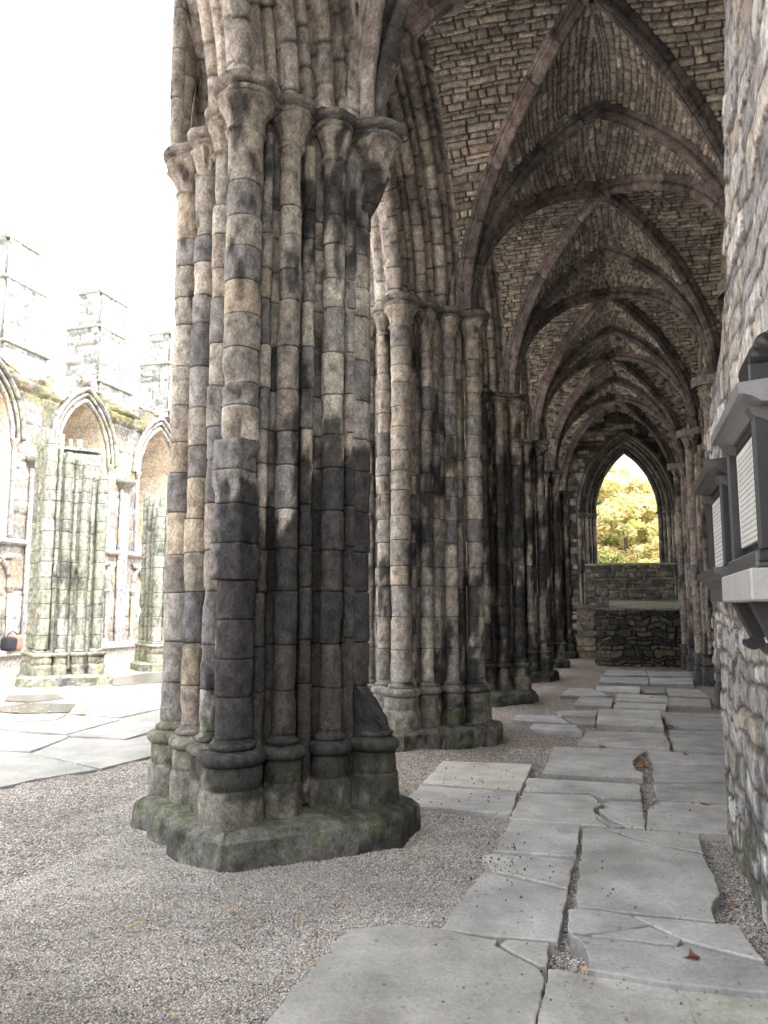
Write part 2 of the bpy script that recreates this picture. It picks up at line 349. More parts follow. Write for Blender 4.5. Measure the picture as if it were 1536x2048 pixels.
def make_pier(cx, cy, seed, dz, seg, label, name='clustered_pier', cat='pier', group='clustered piers of the arcade', hero=False, ztop=None, soot=0., green=0., low=0., pal=PAL, topcut=None, algae=1.):
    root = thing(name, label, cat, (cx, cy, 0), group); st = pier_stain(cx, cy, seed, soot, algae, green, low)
    rg = random.Random(seed); big, mid, fil = shaft_list(); zt = ztop or ZN
    common = courses(ZB, zt, .29, rg)
    # plinth
    g = Geo()
    pl = [(-.16, -1.05), (.22, -1.05), (1.10, -.26), (1.10, .24), (.2, 1.05), (-.2, 1.05), (-.88, .2), (-.88, -.33)]
    if hero: pl[0] = (-.12, -.93)
    O, Nn = polyline([(p[0], p[1]) for p in pl], .03 if seg > 14 else .12)
    rows = [(-.1, .01, 0), (.0, .01, 0), (.05, .008, 0), (.10, .004, 0), (.148, 0, 0), (.152, -.002, 0), (.193, -.058, 0), (.197, -.066, 0), (.203, -.2, 0)]
    P = np.zeros((len(rows), len(O), 3))
    for k, (z, d, _) in enumerate(rows): P[k, :, 0] = cx + O[:, 0] + Nn[:, 0] * d; P[k, :, 1] = cy + O[:, 1] + Nn[:, 1] * d; P[k, :, 2] = z
    lump = .05 if not hero else .007
    dd = lump * ((fbm(P, 3.2, seed) - .5) * 2 + (fbm(P, 11, seed + 1) - .5) * .8) - lump * 1.6 * sm(.55, .7, fbm(P, 2.2, seed + 2, 2))
    if hero:                                                # hewn, knocked-about stones on the nave side
        left = sm(-.0, -.35, (P[..., 0] - cx)); dd = dd + left * (.06 * (np.abs(np.sin(P[..., 0] * 9.5)) - .75) - .012 * np.clip(P[..., 2], 0, 1) * 5 * vnoise(P, 6, seed + 8))
    P[..., 0] += Nn[None, :, 0] * dd; P[..., 1] += Nn[None, :, 1] * dd; P[1:, :, 2] += .010 * (vnoise(P[1:], 3, seed + 3) - .6)
    C = np.broadcast_to(np.array([.185, .182, .16]), P.shape) * (.55 + .8 * fbm(P, 9, seed + 6)[..., None]); C = st(P, C)
    jt = sm(.012, .004, np.abs(((P[..., 0] + .3 * P[..., 1] + seed * .37) % .55) - .27)); C = mixc(C, MORT, jt * .8)
    g.grid(P, C, wrap=True); m = len(O)
    g.add(np.concatenate([P[-1], P[-1].mean(0)[None]]), None, np.concatenate([C[-1], C[-1].mean(0)[None]]), [[i, (i + 1) % m, m] for i in range(m)])
    g.build('plinth', M_PIER, root, smooth=False)
    # core
    g = Geo(); k = .90
    O, Nn = polyline([(.13, -.55), (AX - .14, -.02), (AX - .14, .10), (.09, .59), (.03, .59), (-.59, -.04), (-.59, -.16), (.07, -.55)], .09)
    if hero: O, Nn = polyline([(.13, -.55), (.57, -.07), (.64, -.10), (.765, .0), (.765, .09), (.64, .19), (.57, .16), (.09, .59), (.03, .59), (-.59, -.04), (-.59, -.16), (.07, -.55)], .05)
    column(g, cx, cy, O, Nn, [.2] + common[1:-1] + [zt + (.3 if ztop is None else -.55)], seed + 1, dz * 2, st, pal, .004)
    if topcut: topcut(g)
    g.build('core', M_PIER, root)
    def base_of(x, y, r, sd, par, kk):
        rb = r * (1.6 if r > .1 else 1.62); g = Geo()
        pr = mould([(.15, rb * 1.07), (.22, rb * 1.075), (.34, rb * 1.07), (.375, rb * 1.065), (.40, rb * 1.0), (.408, rb * .955), (.416, rb * .955), (.422, rb * .985), (.48, rb * .99), (.54, rb * .985), (.55, rb * .975), (.553, rb * .90), (.560, rb * .90), ('t', .60, rb * .93, .042), (.645, rb * .84), (.648, r + .03), ('t', .668, r + .014, .019), (.69, r + .006), (ZB + .004, r)])
        def md(z, a):
            hexa = (np.cos(((a + math.pi / 2) % (math.pi / 4)) - math.pi / 8) ** -1 - 1.03) * rb * .55
            return np.where(z < .42, hexa, 0)
        lathe(g, cx + x, cy + y, pr, max(seg, 16), sd, st, (.27, .25, .205), .005 if not kk else .012, md)
        g.build('base', M_PIER, par)
    def cap_of(x, y, r, sd, par, boost=1.):
        g = Geo(); rc = r * 1.56 * boost
        zz = np.linspace(0, 1, 11); pr = mould([(ZN - .035, r * .98), ('t', ZN, r + .004, .017), (ZN + .022, r * 1.01)])
        pr += [(ZN + .03 + (ZA - ZN - .05) * t, r * 1.02 + (rc - r * 1.02) * (t ** 3.0)) for t in zz] + [(ZA - .012, rc * 1.02), (ZA + .02, rc * .96)]
        lathe(g, cx + x, cy + y, pr, max(seg, 18) + 6, sd, st, (.40, .35, .27), .006, capital_mod(sd, .022 + .012 * (boost > 1), 10))
        g.build('capital', M_PIER, par)
    for n, (x, y, r) in enumerate(big + mid):
        sd = seed + 10 + n * 7; par_geo = Geo(); right = (n == 1)
        if ztop is None: zt_n = ZN
        else: zt_n = ztop - .95 * max(0, x + .3) - .12 * rg.random() + .1
        off = rg.uniform(-.05, .05) if seg > 14 else 0
        cz = [ZB] + [c + (off * sm(.9, 2.4, c) if i > 3 else 0) for i, c in enumerate(common[1:-1])] + [zt_n]
        cz = [c for c in cz if c <= zt_n - .05 or c == zt_n]
        if hero and n == 0:
            O, Nn = circ(r, seg + 8); cz = [ZB, .98, 1.22, 1.47, 1.73]
            column(par_geo, cx + x, cy + y, O, Nn, cz, sd, dz, st, [(.36, .33, .29), (.33, .28, .26), (.30, .27, .24), (.40, .34, .24)], .004)
            O2, N2 = squarish(r * .96, seg * 2 + 8, 9., R(-5)); O2 = O2 + np.array([-.01, -.012])
            column(par_geo, cx + x, cy + y, O2, N2, [1.73, 1.97, 2.23, 2.46, 2.67], sd + 1, dz * .5, st, [(.24, .235, .225), (.29, .275, .25), (.21, .21, .205)], .011, kinds=None)
            column(par_geo, cx + x, cy + y, O, Nn, [2.67, 2.90, 3.06, 3.30, 3.54, 3.78, 4.02, 4.25, 4.5, ZN], sd + 2, dz, st, PAL, .004, cuts=[(2.75, .09, R(-62), .16), (2.98, .05, R(-75), .11), (2.67, .03, R(-90), .06), (3.10, .045, R(-100), .09)])
        elif hero and right:
            O, Nn = circ(r, seg)
            stub = Geo(); column(stub, cx + x - .03, cy + y, *squarish(.118, seg + 10, 4.), [.3, 1.1], sd, .03, st, [(.17, .165, .155)], .010)
            column(par_geo, cx + x - .01, cy + y, O, Nn, [4.38, 4.64, ZN], sd + 3, dz, st, PAL, .004, taper=lambda z: .12 + .9 * float(sm(4.25, 4.85, z)))
            for Vs in par_geo.V: Vs[:, 0] -= .16 * np.clip((ZN - .03 - Vs[:, 2]) / .5, 0, 1) ** 1.2
        else:
            O, Nn = circ(r, seg, .0 if r > .1 else .10, math.atan2(y, x))
            cuts = []
            for _ in range(3 if seg > 14 else 2): cuts.append((rg.uniform(1, zt_n - .3), rg.uniform(.04, .10), rg.uniform(0, 6.28), rg.uniform(.015, .035)))
            column(par_geo, cx + x, cy + y, O, Nn, cz, sd, dz, st, pal, .0055 if not hero else .005, cuts=cuts)
        sh = par_geo.build('shaft', M_PIER, root)
        if hero and right:
            for Vs in stub.V: Vs[:, 2] = np.minimum(Vs[:, 2], 1.0 - 1.5 * (Vs[:, 0] - (cx + .71)) + .10 * (fbm(Vs, 16, 5, 2) - .5))
            stub.build('broken_shaft', M_PIER, root)
        base_of(x, y, r, sd + 3, sh, green > 0 or (not hero and n % 3 == 0))
        if ztop is None: cap_of(x, y, r, sd + 4, sh, 1.15 if n in (1, 3) else 1.)
    for n, (x, y, r, an) in enumerate(fil):
        g = Geo(); O, Nn = circ(r, max(10, seg - 6), .18, an); off = rg.uniform(-.04, .04)
        zt_n = zt + .1 if ztop is None else ztop - .95 * max(0, x + .3) - .15 * rg.random()
        cz = [.3] + [c + off for c in common[1:-1] if c + off < zt_n - .08] + [zt_n]
        column(g, cx + x, cy + y, O, Nn, cz, seed + 300 + n * 5, dz * 1.4, st, pal, .0045)
        g.build('fillet', M_PIER, root)
    if ztop is None:
        for dy, r in ((-.17, .055), (0., .08), (.17, .055)):
            g = Geo(); O, Nn = circ(r, max(10, seg - 4)); column(g, cx - .80 + (.03 if dy else 0), cy - .1 + dy, O, Nn, courses(ZS - .04, 8.3, .36, random.Random(seed + int(dy * 100))), seed + 400 + int(dy * 100), dz * 1.5, st, pal, .004); g.build('upper_shaft', M_PIER, root)
        g = Geo(); cs = [(x, y, r * 1.62) for x, y, r in big + mid]; cs[1] = (AX + .015, .04, .185); cs[3] = (-.735, -.1, .18)
        n = 160 if seg > 14 else 84
        rows = [(ZA - .005, -.05), (ZA, -.004), (ZA + .014, .012), (ZA + .03, .012), (ZA + .042, -.004), (ZA + .046, -.022), (ZA + .058, -.024), (ZA + .064, .016), (ZA + .072, .034), (ZA + .09, .042), (ZA + .112, .042), (ZA + .118, .036), (ZA + .122, .012), (ZA + .15, -.14)]
        P = np.zeros((len(rows), n, 3))
        for q, (z, d) in enumerate(rows):
            o = abacus_outline(cs, n, d); P[q, :, 0] = cx + o[:, 0]; P[q, :, 1] = cy + o[:, 1]; P[q, :, 2] = z
        rad = P[..., :2] - np.array([cx, cy]); rad /= np.linalg.norm(rad, axis=-1, keepdims=True)
        e = .014 * ((fbm(P, 6, seed + 71) - .5) * 1.6 - 1.2 * sm(.55, .7, fbm(P, 7, seed + 72, 2))); P[..., 0] += rad[..., 0] * e; P[..., 1] += rad[..., 1] * e; P[..., 2] += .014 * (vnoise(P, 6, seed + 73) - .5)
        C = np.broadcast_to(np.array([.33, .295, .24]), P.shape) * (.7 + .6 * fbm(P, 6, seed + 74)[..., None]); C = st(P, C); C = mixc(C, (.16, .155, .15), sm(.5, .62, fbm(P, 4, seed + 75)) * .6)
        g.grid(P, C, wrap=True)
        g.add(np.concatenate([P[-1], [[cx, cy, ZA + .16]]]), None, np.concatenate([C[-1], C[-1][:1]]), [[i, (i + 1) % n, n] for i in range(n)])
        g.build('abacus', M_PIER, root)
    return root
PY = [Y0 + BAY * k for k in range(-2, 6)]
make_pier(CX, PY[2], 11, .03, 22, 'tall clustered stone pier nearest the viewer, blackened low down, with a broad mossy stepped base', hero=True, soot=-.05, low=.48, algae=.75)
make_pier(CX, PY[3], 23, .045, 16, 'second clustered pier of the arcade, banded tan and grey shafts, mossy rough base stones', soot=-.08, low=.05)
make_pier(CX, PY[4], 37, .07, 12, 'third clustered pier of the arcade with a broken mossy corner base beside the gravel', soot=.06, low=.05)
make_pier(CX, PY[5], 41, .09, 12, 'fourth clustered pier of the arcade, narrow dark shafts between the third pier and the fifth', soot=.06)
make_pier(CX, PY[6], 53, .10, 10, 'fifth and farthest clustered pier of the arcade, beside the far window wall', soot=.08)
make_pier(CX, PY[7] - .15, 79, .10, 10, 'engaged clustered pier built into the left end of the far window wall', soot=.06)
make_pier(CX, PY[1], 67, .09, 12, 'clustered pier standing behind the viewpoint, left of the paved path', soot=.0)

# ------------------------------------------------------------------ arcade arches
R0 = 2.62
def arch_profile():
    """(u, s, roll id) along the aisle half of the soffit: from the vault side down to the soffit middle"""
    a, b = np.array([.75, -.14]), np.array([0, .62]); L = np.linalg.norm(b - a); t = (b - a) / L; n = np.array([t[1] * 1., -t[0]]); n = n if n @ np.array([1, 1]) > 0 else -n
    rolls = [(.06, .062), (.20, .045), (.335, .066), (.47, .045), (.60, .066), (.725, .045), (.84, .06)]
    ts = np.linspace(0, L - .10, 104); h = np.full(len(ts), -.105); rid = np.zeros(len(ts), int)
    for i, (c, r) in enumerate(rolls):
        c = c * (L - .1) / .86
        hh = np.where(np.abs(ts - c) < r, np.sqrt(np.clip(r * r - (ts - c) ** 2, 0, None)) - (.012 if r > .05 else .045), -1)
        rid = np.where(hh > h, i + 1, rid); h = np.maximum(h, hh)
    P = a + ts[:, None] * t + h[:, None] * n
    ang = np.linspace(R(35), R(90), 12)
    soff = np.stack([.115 * np.cos(ang), .60 + .115 * np.sin(ang)], 1)
    return np.concatenate([P, soff]), np.concatenate([rid, np.full(len(soff), 9)])
PROF, RID = arch_profile()
def make_arch(k, ds, label, pal):
    yk, ym = PY[k], PY[k] + BAY / 2; root = thing('arcade_arch', label, 'arch', (CX, ym, ZS), 'pointed arches of the arcade')
    seed = 500 + k * 13; st = lambda P, C: mixc(C, SOOT * 2, sm(.60, .70, fbm(P, 2.6, seed + 5)) * .45)
    U = np.concatenate([PROF, (PROF * np.array([-1, 1]))[::-1][1:]]); rid = np.concatenate([RID, (20 - RID[::-1])[1:]])
    tan = np.gradient(U, axis=0); nr = np.stack([-tan[:, 1], tan[:, 0]], 1); nr /= np.linalg.norm(nr, axis=1)[:, None] + 1e-9
    nr = np.where((nr @ np.array([0, 1.]))[:, None] < -2, -nr, nr)
    if (nr[len(nr) // 2] @ np.array([0, 1])) < 0: nr = -nr
    g = Geo(); nt_ = int(3.2 / ds)
    for side in (1, -1):
        tau = np.linspace(0, 1, nt_); arc = tau * 2.9
        P = np.zeros((nt_, len(U), 3)); C = np.zeros((nt_, len(U), 3))
        bn = {}
        D = np.zeros((nt_, len(U))); IDS = np.zeros((nt_, len(U)), int)
        for r in set(rid.tolist()):
            rg = random.Random(seed + r * 3 + side); b = np.array(courses(-.05 - rg.uniform(0, .15), 3.1, .31, rg)); i = np.clip(np.searchsorted(b, arc) - 1, 0, len(b) - 2)
            dist = np.minimum(arc - b[i], b[i + 1] - arc); m = rid == r
            D[:, m] = sm(.017, .005, dist)[:, None]; IDS[:, m] = (i + r * 40)[:, None]
        pre = np.stack([np.broadcast_to(U[None, :, 0], D.shape), np.broadcast_to(arc[:, None], D.shape), np.broadcast_to(U[None, :, 1], D.shape)], -1) + seed
        d = -.011 * D + .008 * (fbm(pre, 8, seed + side) - .5) + .006 * (fbm(pre, 25, seed + 2, 2) - .5)
        uu = U[None, :, 0] + nr[None, :, 0] * d; ss = U[None, :, 1] + nr[None, :, 1] * d
        r = R0 - ss; fm = np.arccos(np.clip((R0 - BAY / 2) / r, -1, 1)); ph = tau[:, None] * fm
        y = R0 - r * np.cos(ph); z = ZS - .01 + r * np.sin(ph)
        P[..., 0] = CX + uu; P[..., 1] = (yk + y) if side == 1 else (yk + BAY - y); P[..., 2] = z
        C = pick(hsh(IDS, seed + side), pal) * (.8 + .4 * hsh(IDS, seed + 9))[..., None]; C = C * (.8 + .4 * fbm(P, 6, seed)[..., None]); C = st(P, C); C = mixc(C, MORT, D * .9)
        g.grid(P, C, flip=(side == 1))
    g.build('arch_moulding', M_PIER, root)
    # wall over the arch on the nave side
    g = Geo(); s0 = -.13; r = R0 - s0; yy = np.linspace(yk, yk + BAY, 40); dy = np.where(yy <= ym, yy - yk, yk + BAY - yy)
    zl = ZS + np.sqrt(np.clip(r * r - (R0 - dy) ** 2, 0, None)); zl = np.minimum(zl, 8.0); ztop = 8.35
    P = np.zeros((40, 2, 3)); P[:, 0, 0] = CX - .74; P[:, 1, 0] = CX + .45; P[..., 1] = yy[:, None]; P[..., 2] = zl[:, None]; g.grid(P, (.3, .28, .22))
    for x, fl in ((CX - .74, True), (CX + .45, False)):
        nz = 14; P = np.zeros((40, nz, 3)); P[..., 0] = x; P[..., 1] = yy[:, None]; P[..., 2] = zl[:, None] + (ztop - zl)[:, None] * np.linspace(0, 1, nz)[None, :]
        P[..., 0] += .03 * (fbm(P, 4, seed) - .5); C = pick(hsh(np.floor(P[..., 2] * 4).astype(int) * 91 + np.floor(P[..., 1] * 3).astype(int), 5), pal)
        g.grid(P, C, flip=fl)
    P = np.zeros((40, 2, 3)); P[..., 1] = yy[:, None]; P[:, 0, 0] = CX - .74; P[:, 1, 0] = CX + .45; P[..., 2] = ztop; g.grid(P, (.3, .28, .22), flip=True)
    g.build('wall_above', M_RUB, root)
ORD = ['behind the viewpoint, left of the paved path', 'overhead at the left edge, springing from the nearest pier', 'between the nearest pier and the second pier', 'between the second pier and the third pier', 'between the third pier and the fourth pier', 'between the fourth pier and the fifth pier', 'between the fifth pier and the far window wall']
PALA = [(.55, .49, .40), (.50, .44, .36), (.46, .42, .36), (.60, .54, .45), (.53, .46, .37), (.42, .39, .35)]
for k in range(1, 7): make_arch(k, (.08, .03, .022, .03, .05, .06, .07)[k], 'pointed moulded stone arch ' + ORD[k], PALA)

# ------------------------------------------------------------------ coursed rubble as relief
def coursed(u, v, seed, ch, cl, warp=.0, wsc=3., var=.45):
    p = np.stack([u, v, np.zeros_like(u) + seed * .37], -1)
    if warp: u, v = u + warp * 2 * (fbm(p, wsc, seed + 1, 2) - .5), v + warp * (fbm(p, wsc, seed + 2, 2) - .5) * 1.6
    rg = np.random.default_rng(seed); v0 = v.min() - 1; n = int((v.max() - v0 + 2) / (ch * (1 - var * .6))) + 2
    hb = v0 + np.concatenate([[0], np.cumsum(ch * rg.uniform(1 - var, 1 + var, n))]); row = np.clip(np.searchsorted(hb, v) - 1, 0, n - 1)
    u0 = u.min() - 1; span = u.max() - u0 + 2; m = int(span / (cl * .5)) + 3
    lens = cl * rg.uniform(.35, 1.65, (n, m)); ub = np.cumsum(lens, 1) - cl * rg.uniform(0, 1.6, (n, 1)); ub[:, 0] = -10
    BIG = 1000.; flat = (ub + np.arange(n)[:, None] * BIG).ravel()
    i = np.searchsorted(flat, (u - u0) + row * BIG) - 1; i = np.clip(i, 0, len(flat) - 2)
    e = np.minimum((u - u0) + row * BIG - flat[i], flat[i + 1] - ((u - u0) + row * BIG)); e = np.clip(e, 0, 9)
    d = np.minimum(e, np.minimum(v - hb[row], hb[row + 1] - v))
    r1, r2 = hsh(i, seed + 3), hsh(i, seed + 4)
    return r1, r2, d
def relief(u, v, P, seed, ch, cl, pal, amp, mort=MORT, warp=.03, wsc=4., bev=.025, gap=.006, dark=0.):
    r1, r2, d = coursed(u, v, seed, ch, cl, warp, wsc)
    j = sm(gap * .3, gap * 1.6, d); dome = sm(0, bev, d)
    h = amp * (dome * (.55 + .75 * r2) + .45 * (fbm(P, 22, seed + 7, 2) - .5) * j + .25 * (fbm(P, 6, seed + 8, 2) - .5))
    C = pick(r1, pal) * (.75 + .5 * r2)[..., None] * (.75 + .5 * fbm(P, 9, seed + 9)[..., None])
    if dark: C = mixc(C, SOOT * 1.6, sm(.5, .66, fbm(P, 1.3, seed + 11)) * dark)
    C = mixc(C, mort, (1 - j) * .92)
    return h, C
def wall_patch(g, o, U, V, nrm, us, vs, seed, ch, cl, pal, amp, keep=None, edge=None, tint=None, **kw):
    """relief wall: o + u U + v V, relief along nrm; keep(u, v) drops faces"""
    u, v = np.meshgrid(us, vs, indexing='ij'); o, U, V, nrm = map(lambda q: np.array(q, float), (o, U, V, nrm))
    P = o + u[..., None] * U + v[..., None] * V
    h, C = relief(u, v, P, seed, ch, cl, pal, amp, **kw)
    if edge is not None: h = h * edge(u, v)
    if tint is not None: C = tint(u, v, C)
    P = P + h[..., None] * nrm
    kp = None
    if keep is not None: kp = keep((u[:-1, :-1] + u[1:, 1:]) / 2, (v[:-1, :-1] + v[1:, 1:]) / 2)
    g.grid(P, C, flip=float(np.cross(U, V) @ nrm) > 0 and False or float(np.cross(V, U) @ nrm) < 0 and True, keep=kp)
def rng_(a, b, d): return np.linspace(a, b, max(2, int(abs(b - a) / d) + 1))

# ------------------------------------------------------------------ ribbed vault
XL, XR, ZR = -1.86, 1.62, 7.82
XM, HA, HB, RISE = (XL + XR) / 2, (XR - XL) / 2, BAY / 2, ZR - ZS
RC = (RISE ** 2 + HA ** 2) / (2 * HA)
def fz(t): return np.sqrt(np.clip(RC ** 2 - (RC - np.clip(t, 0, 1) * HA) ** 2, 0, None))
_T = np.linspace(0, 1, 4001) ** 2; _L1 = np.concatenate([[0], np.cumsum(np.hypot(np.diff(_T) * HA, np.diff(fz(_T))))]); _L2 = np.concatenate([[0], np.cumsum(np.hypot(np.diff(_T) * HB, np.diff(fz(_T))))])
def sweep(g, path, prof, lat, seed, pal, dstep, jl=.42, mort=MORT, soot=.4, flip=False, rough=.008):
    """moulding (a across, b inward) along a path that stays in one vertical plane; lat = unit vector across"""
    path = np.array(path, float); seg = np.linalg.norm(np.diff(path, axis=0), axis=1); s = np.concatenate([[0], np.cumsum(seg)])
    n = max(6, int(s[-1] / dstep)); q = np.linspace(0, s[-1], n); C0 = np.stack([np.interp(q, s, path[:, i]) for i in range(3)], 1)
    T = np.gradient(C0, axis=0); T /= np.linalg.norm(T, axis=1)[:, None]; lat = np.array(lat, float); Nn = np.cross(T, lat)
    pr = np.array(prof, float); rg = random.Random(seed); b = np.array(courses(-rg.uniform(0, .2), s[-1] + .2, jl, rg)); i = np.clip(np.searchsorted(b, q) - 1, 0, len(b) - 2); dist = np.minimum(q - b[i], b[i + 1] - q); J = sm(.014, .004, dist)
    cen = pr.mean(0); k = 1 - .09 * J
    jit = np.array([rg.gauss(0, .004) for _ in range(len(b))])[i]
    a = cen[0] + (pr[None, :, 0] - cen[0]) * k[:, None] + jit[:, None]; bb = cen[1] + (pr[None, :, 1] - cen[1]) * k[:, None] + jit[:, None] * .7
    P = C0[:, None, :] + a[..., None] * lat + bb[..., None] * Nn[:, None, :]
    P = P + rough * (np.stack([fbm(P, 9, seed + 1), fbm(P, 9, seed + 2), fbm(P, 9, seed + 3)], -1) - .5) * 2
    C = pick(hsh(i, seed), pal)[:, None, :] * (.8 + .4 * hsh(i, seed + 4))[:, None, None] * (.72 + .56 * fbm(P, (6, 6, 6), seed + 6)[..., None])
    C = mixc(C, SOOT * 1.4, sm(.5, .64, fbm(P, 3, seed + 8)) * soot); C = mixc(C, mort, np.broadcast_to(J[:, None], P.shape[:2]) * .9)
    g.grid(P, C, flip=flip)
RIBP = [(-.098, -.12), (-.098, .035), (-.085, .055), (-.062, .055), (-.045, .075), (-.043, .098), (-.058, .112), (-.066, .135), (-.06, .16), (-.042, .182), (-.016, .193), (-.013, .208), (.013, .208), (.016, .193), (.042, .182), (.06, .16), (.066, .135), (.058, .112), (.043, .098), (.045, .075), (.062, .055), (.085, .055), (.098, .035), (.098, -.12)]
RIBP = [(a * .88, b) for a, b in RIBP]
PALRIB = [(.28, .225, .215), (.23, .195, .185), (.32, .265, .245), (.20, .175, .17), (.29, .225, .21), (.37, .32, .285)]
PALRIB2 = [(.24, .21, .195), (.20, .18, .175), (.28, .25, .22), (.17, .158, .154), (.23, .195, .185)]
def make_vault(k, res, label, front_rib=False):
    y0 = PY[k]; ym = y0 + HB; seed = 900 + k * 31
    root = thing('vault_bay', label, 'vault', (XM, ym, ZR), 'ribbed vault bays over the aisle')
    g = Geo()
    for kind in ('T', 'W'):
        LL = (_L1 if kind == 'T' else _L2); h1, h2 = (HA, HB) if kind == 'T' else (HB, HA)
        for s1 in (-1, 1):
            for s2 in (-1, 1):
                nv = int(LL[-1] / res); arc = np.linspace(.05, LL[-1], nv); t = np.interp(arc, LL, _T); nu = int(h2 / res); w = np.linspace(0, 1, nu)
                q = h2 * t[:, None] * w[None, :]; d1 = h1 * t                      # from the springing inwards
                P = np.zeros((nv, nu, 3)); A = np.broadcast_to(arc[:, None], q.shape)
                z = ZS + fz(t)
                dt = np.gradient(z) / np.gradient(d1 + 1e-9 * np.arange(nv)); nn = np.stack([dt, -np.ones(nv)], 1); nn /= np.linalg.norm(nn, axis=1)[:, None]
                if kind == 'T':
                    along = np.where(s2 < 0, y0 + q, y0 + BAY - q); P[..., 0] = (XM + s1 * (HA - d1))[:, None]; P[..., 1] = along; ua = along
                else:
                    along = np.where(s2 < 0, XL + q, XR - q); P[..., 1] = (ym + s1 * (HB - d1))[:, None]; P[..., 0] = along; ua = along
                P[..., 2] = z[:, None]
                sd = seed + (3 if kind == 'T' else 5) + (7 if s1 > 0 else 0)
                pre = np.stack([ua, A, np.zeros_like(A)], -1)
                h, C = relief(ua, A + .12 * np.sin(ua * 1.1 + sd), P, sd, .072, .21, PALR, .036, mort=np.array([.05, .046, .042]), warp=.03, wsc=3.5, bev=.016, gap=.0095, dark=.2)
                h = h * sm(0, .06, q) if kind == 'T' else h
                if kind == 'T': P[..., 0] += -s1 * nn[:, 0][:, None] * h
                else: P[..., 1] += -s1 * nn[:, 0][:, None] * h
                P[..., 2] += nn[:, 1][:, None] * h
                g.grid(P, C, flip=((s1 * s2 > 0) == (kind == 'T')))
    g.build('web', M_WEB, root)
    t = np.linspace(0, 1, 60) ** 1.6
    def rib(name, p0, p1, sd, pal, jl=.5, soot=.45):
        p0, p1 = np.array(p0), np.array(p1); h = (p1 - p0) / np.linalg.norm(p1 - p0); lat = (h[1], -h[0], 0)
        path = [(p0[0] + (p1[0] - p0[0]) * q, p0[1] + (p1[1] - p0[1]) * q, ZS + float(fz(q)) - .0) for q in t]
        gg = Geo(); sweep(gg, path, RIBP, lat, sd, pal, .03 if res < .03 else .07, jl, soot=soot); return gg.build(name, M_RIB, root, smooth=False)
    cs = [(XL, y0), (XR, y0), (XL, y0 + BAY), (XR, y0 + BAY)]
    for i, c in enumerate(cs):
        rib('diagonal_rib', c, (XM, ym), seed + 50 + i, PALRIB if i % 2 == 0 else PALRIB2)
    for i, c in enumerate(cs[2:] if k < 6 else []): rib('transverse_rib', c, (XM, y0 + BAY), seed + 60 + i, PALRIB2, .55)
    g = Geo(); lathe(g, XM, ym, mould([(ZR - .24, .01), (ZR - .235, .06), ('t', ZR - .2, .09, .03), (ZR - .16, .13), (ZR - .05, .15), (ZR, .12)]), 14, seed, lambda P, C: C, (.19, .155, .14), .01); g.build('boss', M_RIB, root)
for k, (res, lb) in enumerate([(.07, 'ribbed rubble vault bay behind the viewpoint, above the start of the path'), (.045, 'ribbed rubble vault bay overhead, in front of the nearest pier'), (.017, 'large ribbed rubble vault bay nearest in view, between the nearest pier and the second pier'), (.022, 'ribbed rubble vault bay behind the first full cross rib, between second and third piers'), (.032, 'ribbed vault bay between the third pier and the fourth pier'), (.045, 'ribbed vault bay between the fourth pier and the fifth pier'), (.06, 'last ribbed vault bay, just in front of the far pointed window')]):
    if k: make_vault(k, res, lb)

cover = thing('leak_cover', 'unseen flat slab added over the aisle vaults to block stray light', 'light blocker', (XM, 11, 8.0))
g = Geo(); g.box((CX - .68, PY[1] - .3, 7.98), (2.3, PY[7] + .3, 8.3), (.3, .28, .25)); g.build('cover_slab', M_RUB, cover, smooth=False)  # unseen slab, added to stop sky light leaking through the vault webs

# ------------------------------------------------------------------ right side of the aisle
aw = thing('aisle_wall', 'dark rubble side wall along the right of the aisle behind the wall shafts', 'wall', (1.7, 15, 0))
g = Geo(); wall_patch(g, (1.66, 0, 0), (0, 1, 0), (0, 0, 1), (-1, 0, 0), rng_(4.5, 25.3, .05), rng_(-.1, 8.3, .05), 71, .17, .34, PALD + PALR, .05, dark=.5); g.build('masonry', M_RUB, aw)
g = Geo(); g.box((1.72, 4.5, -.1), (2.4, 25.6, 8.4), (.15, .14, .13)); g.build('wall_core', M_RUB, aw)

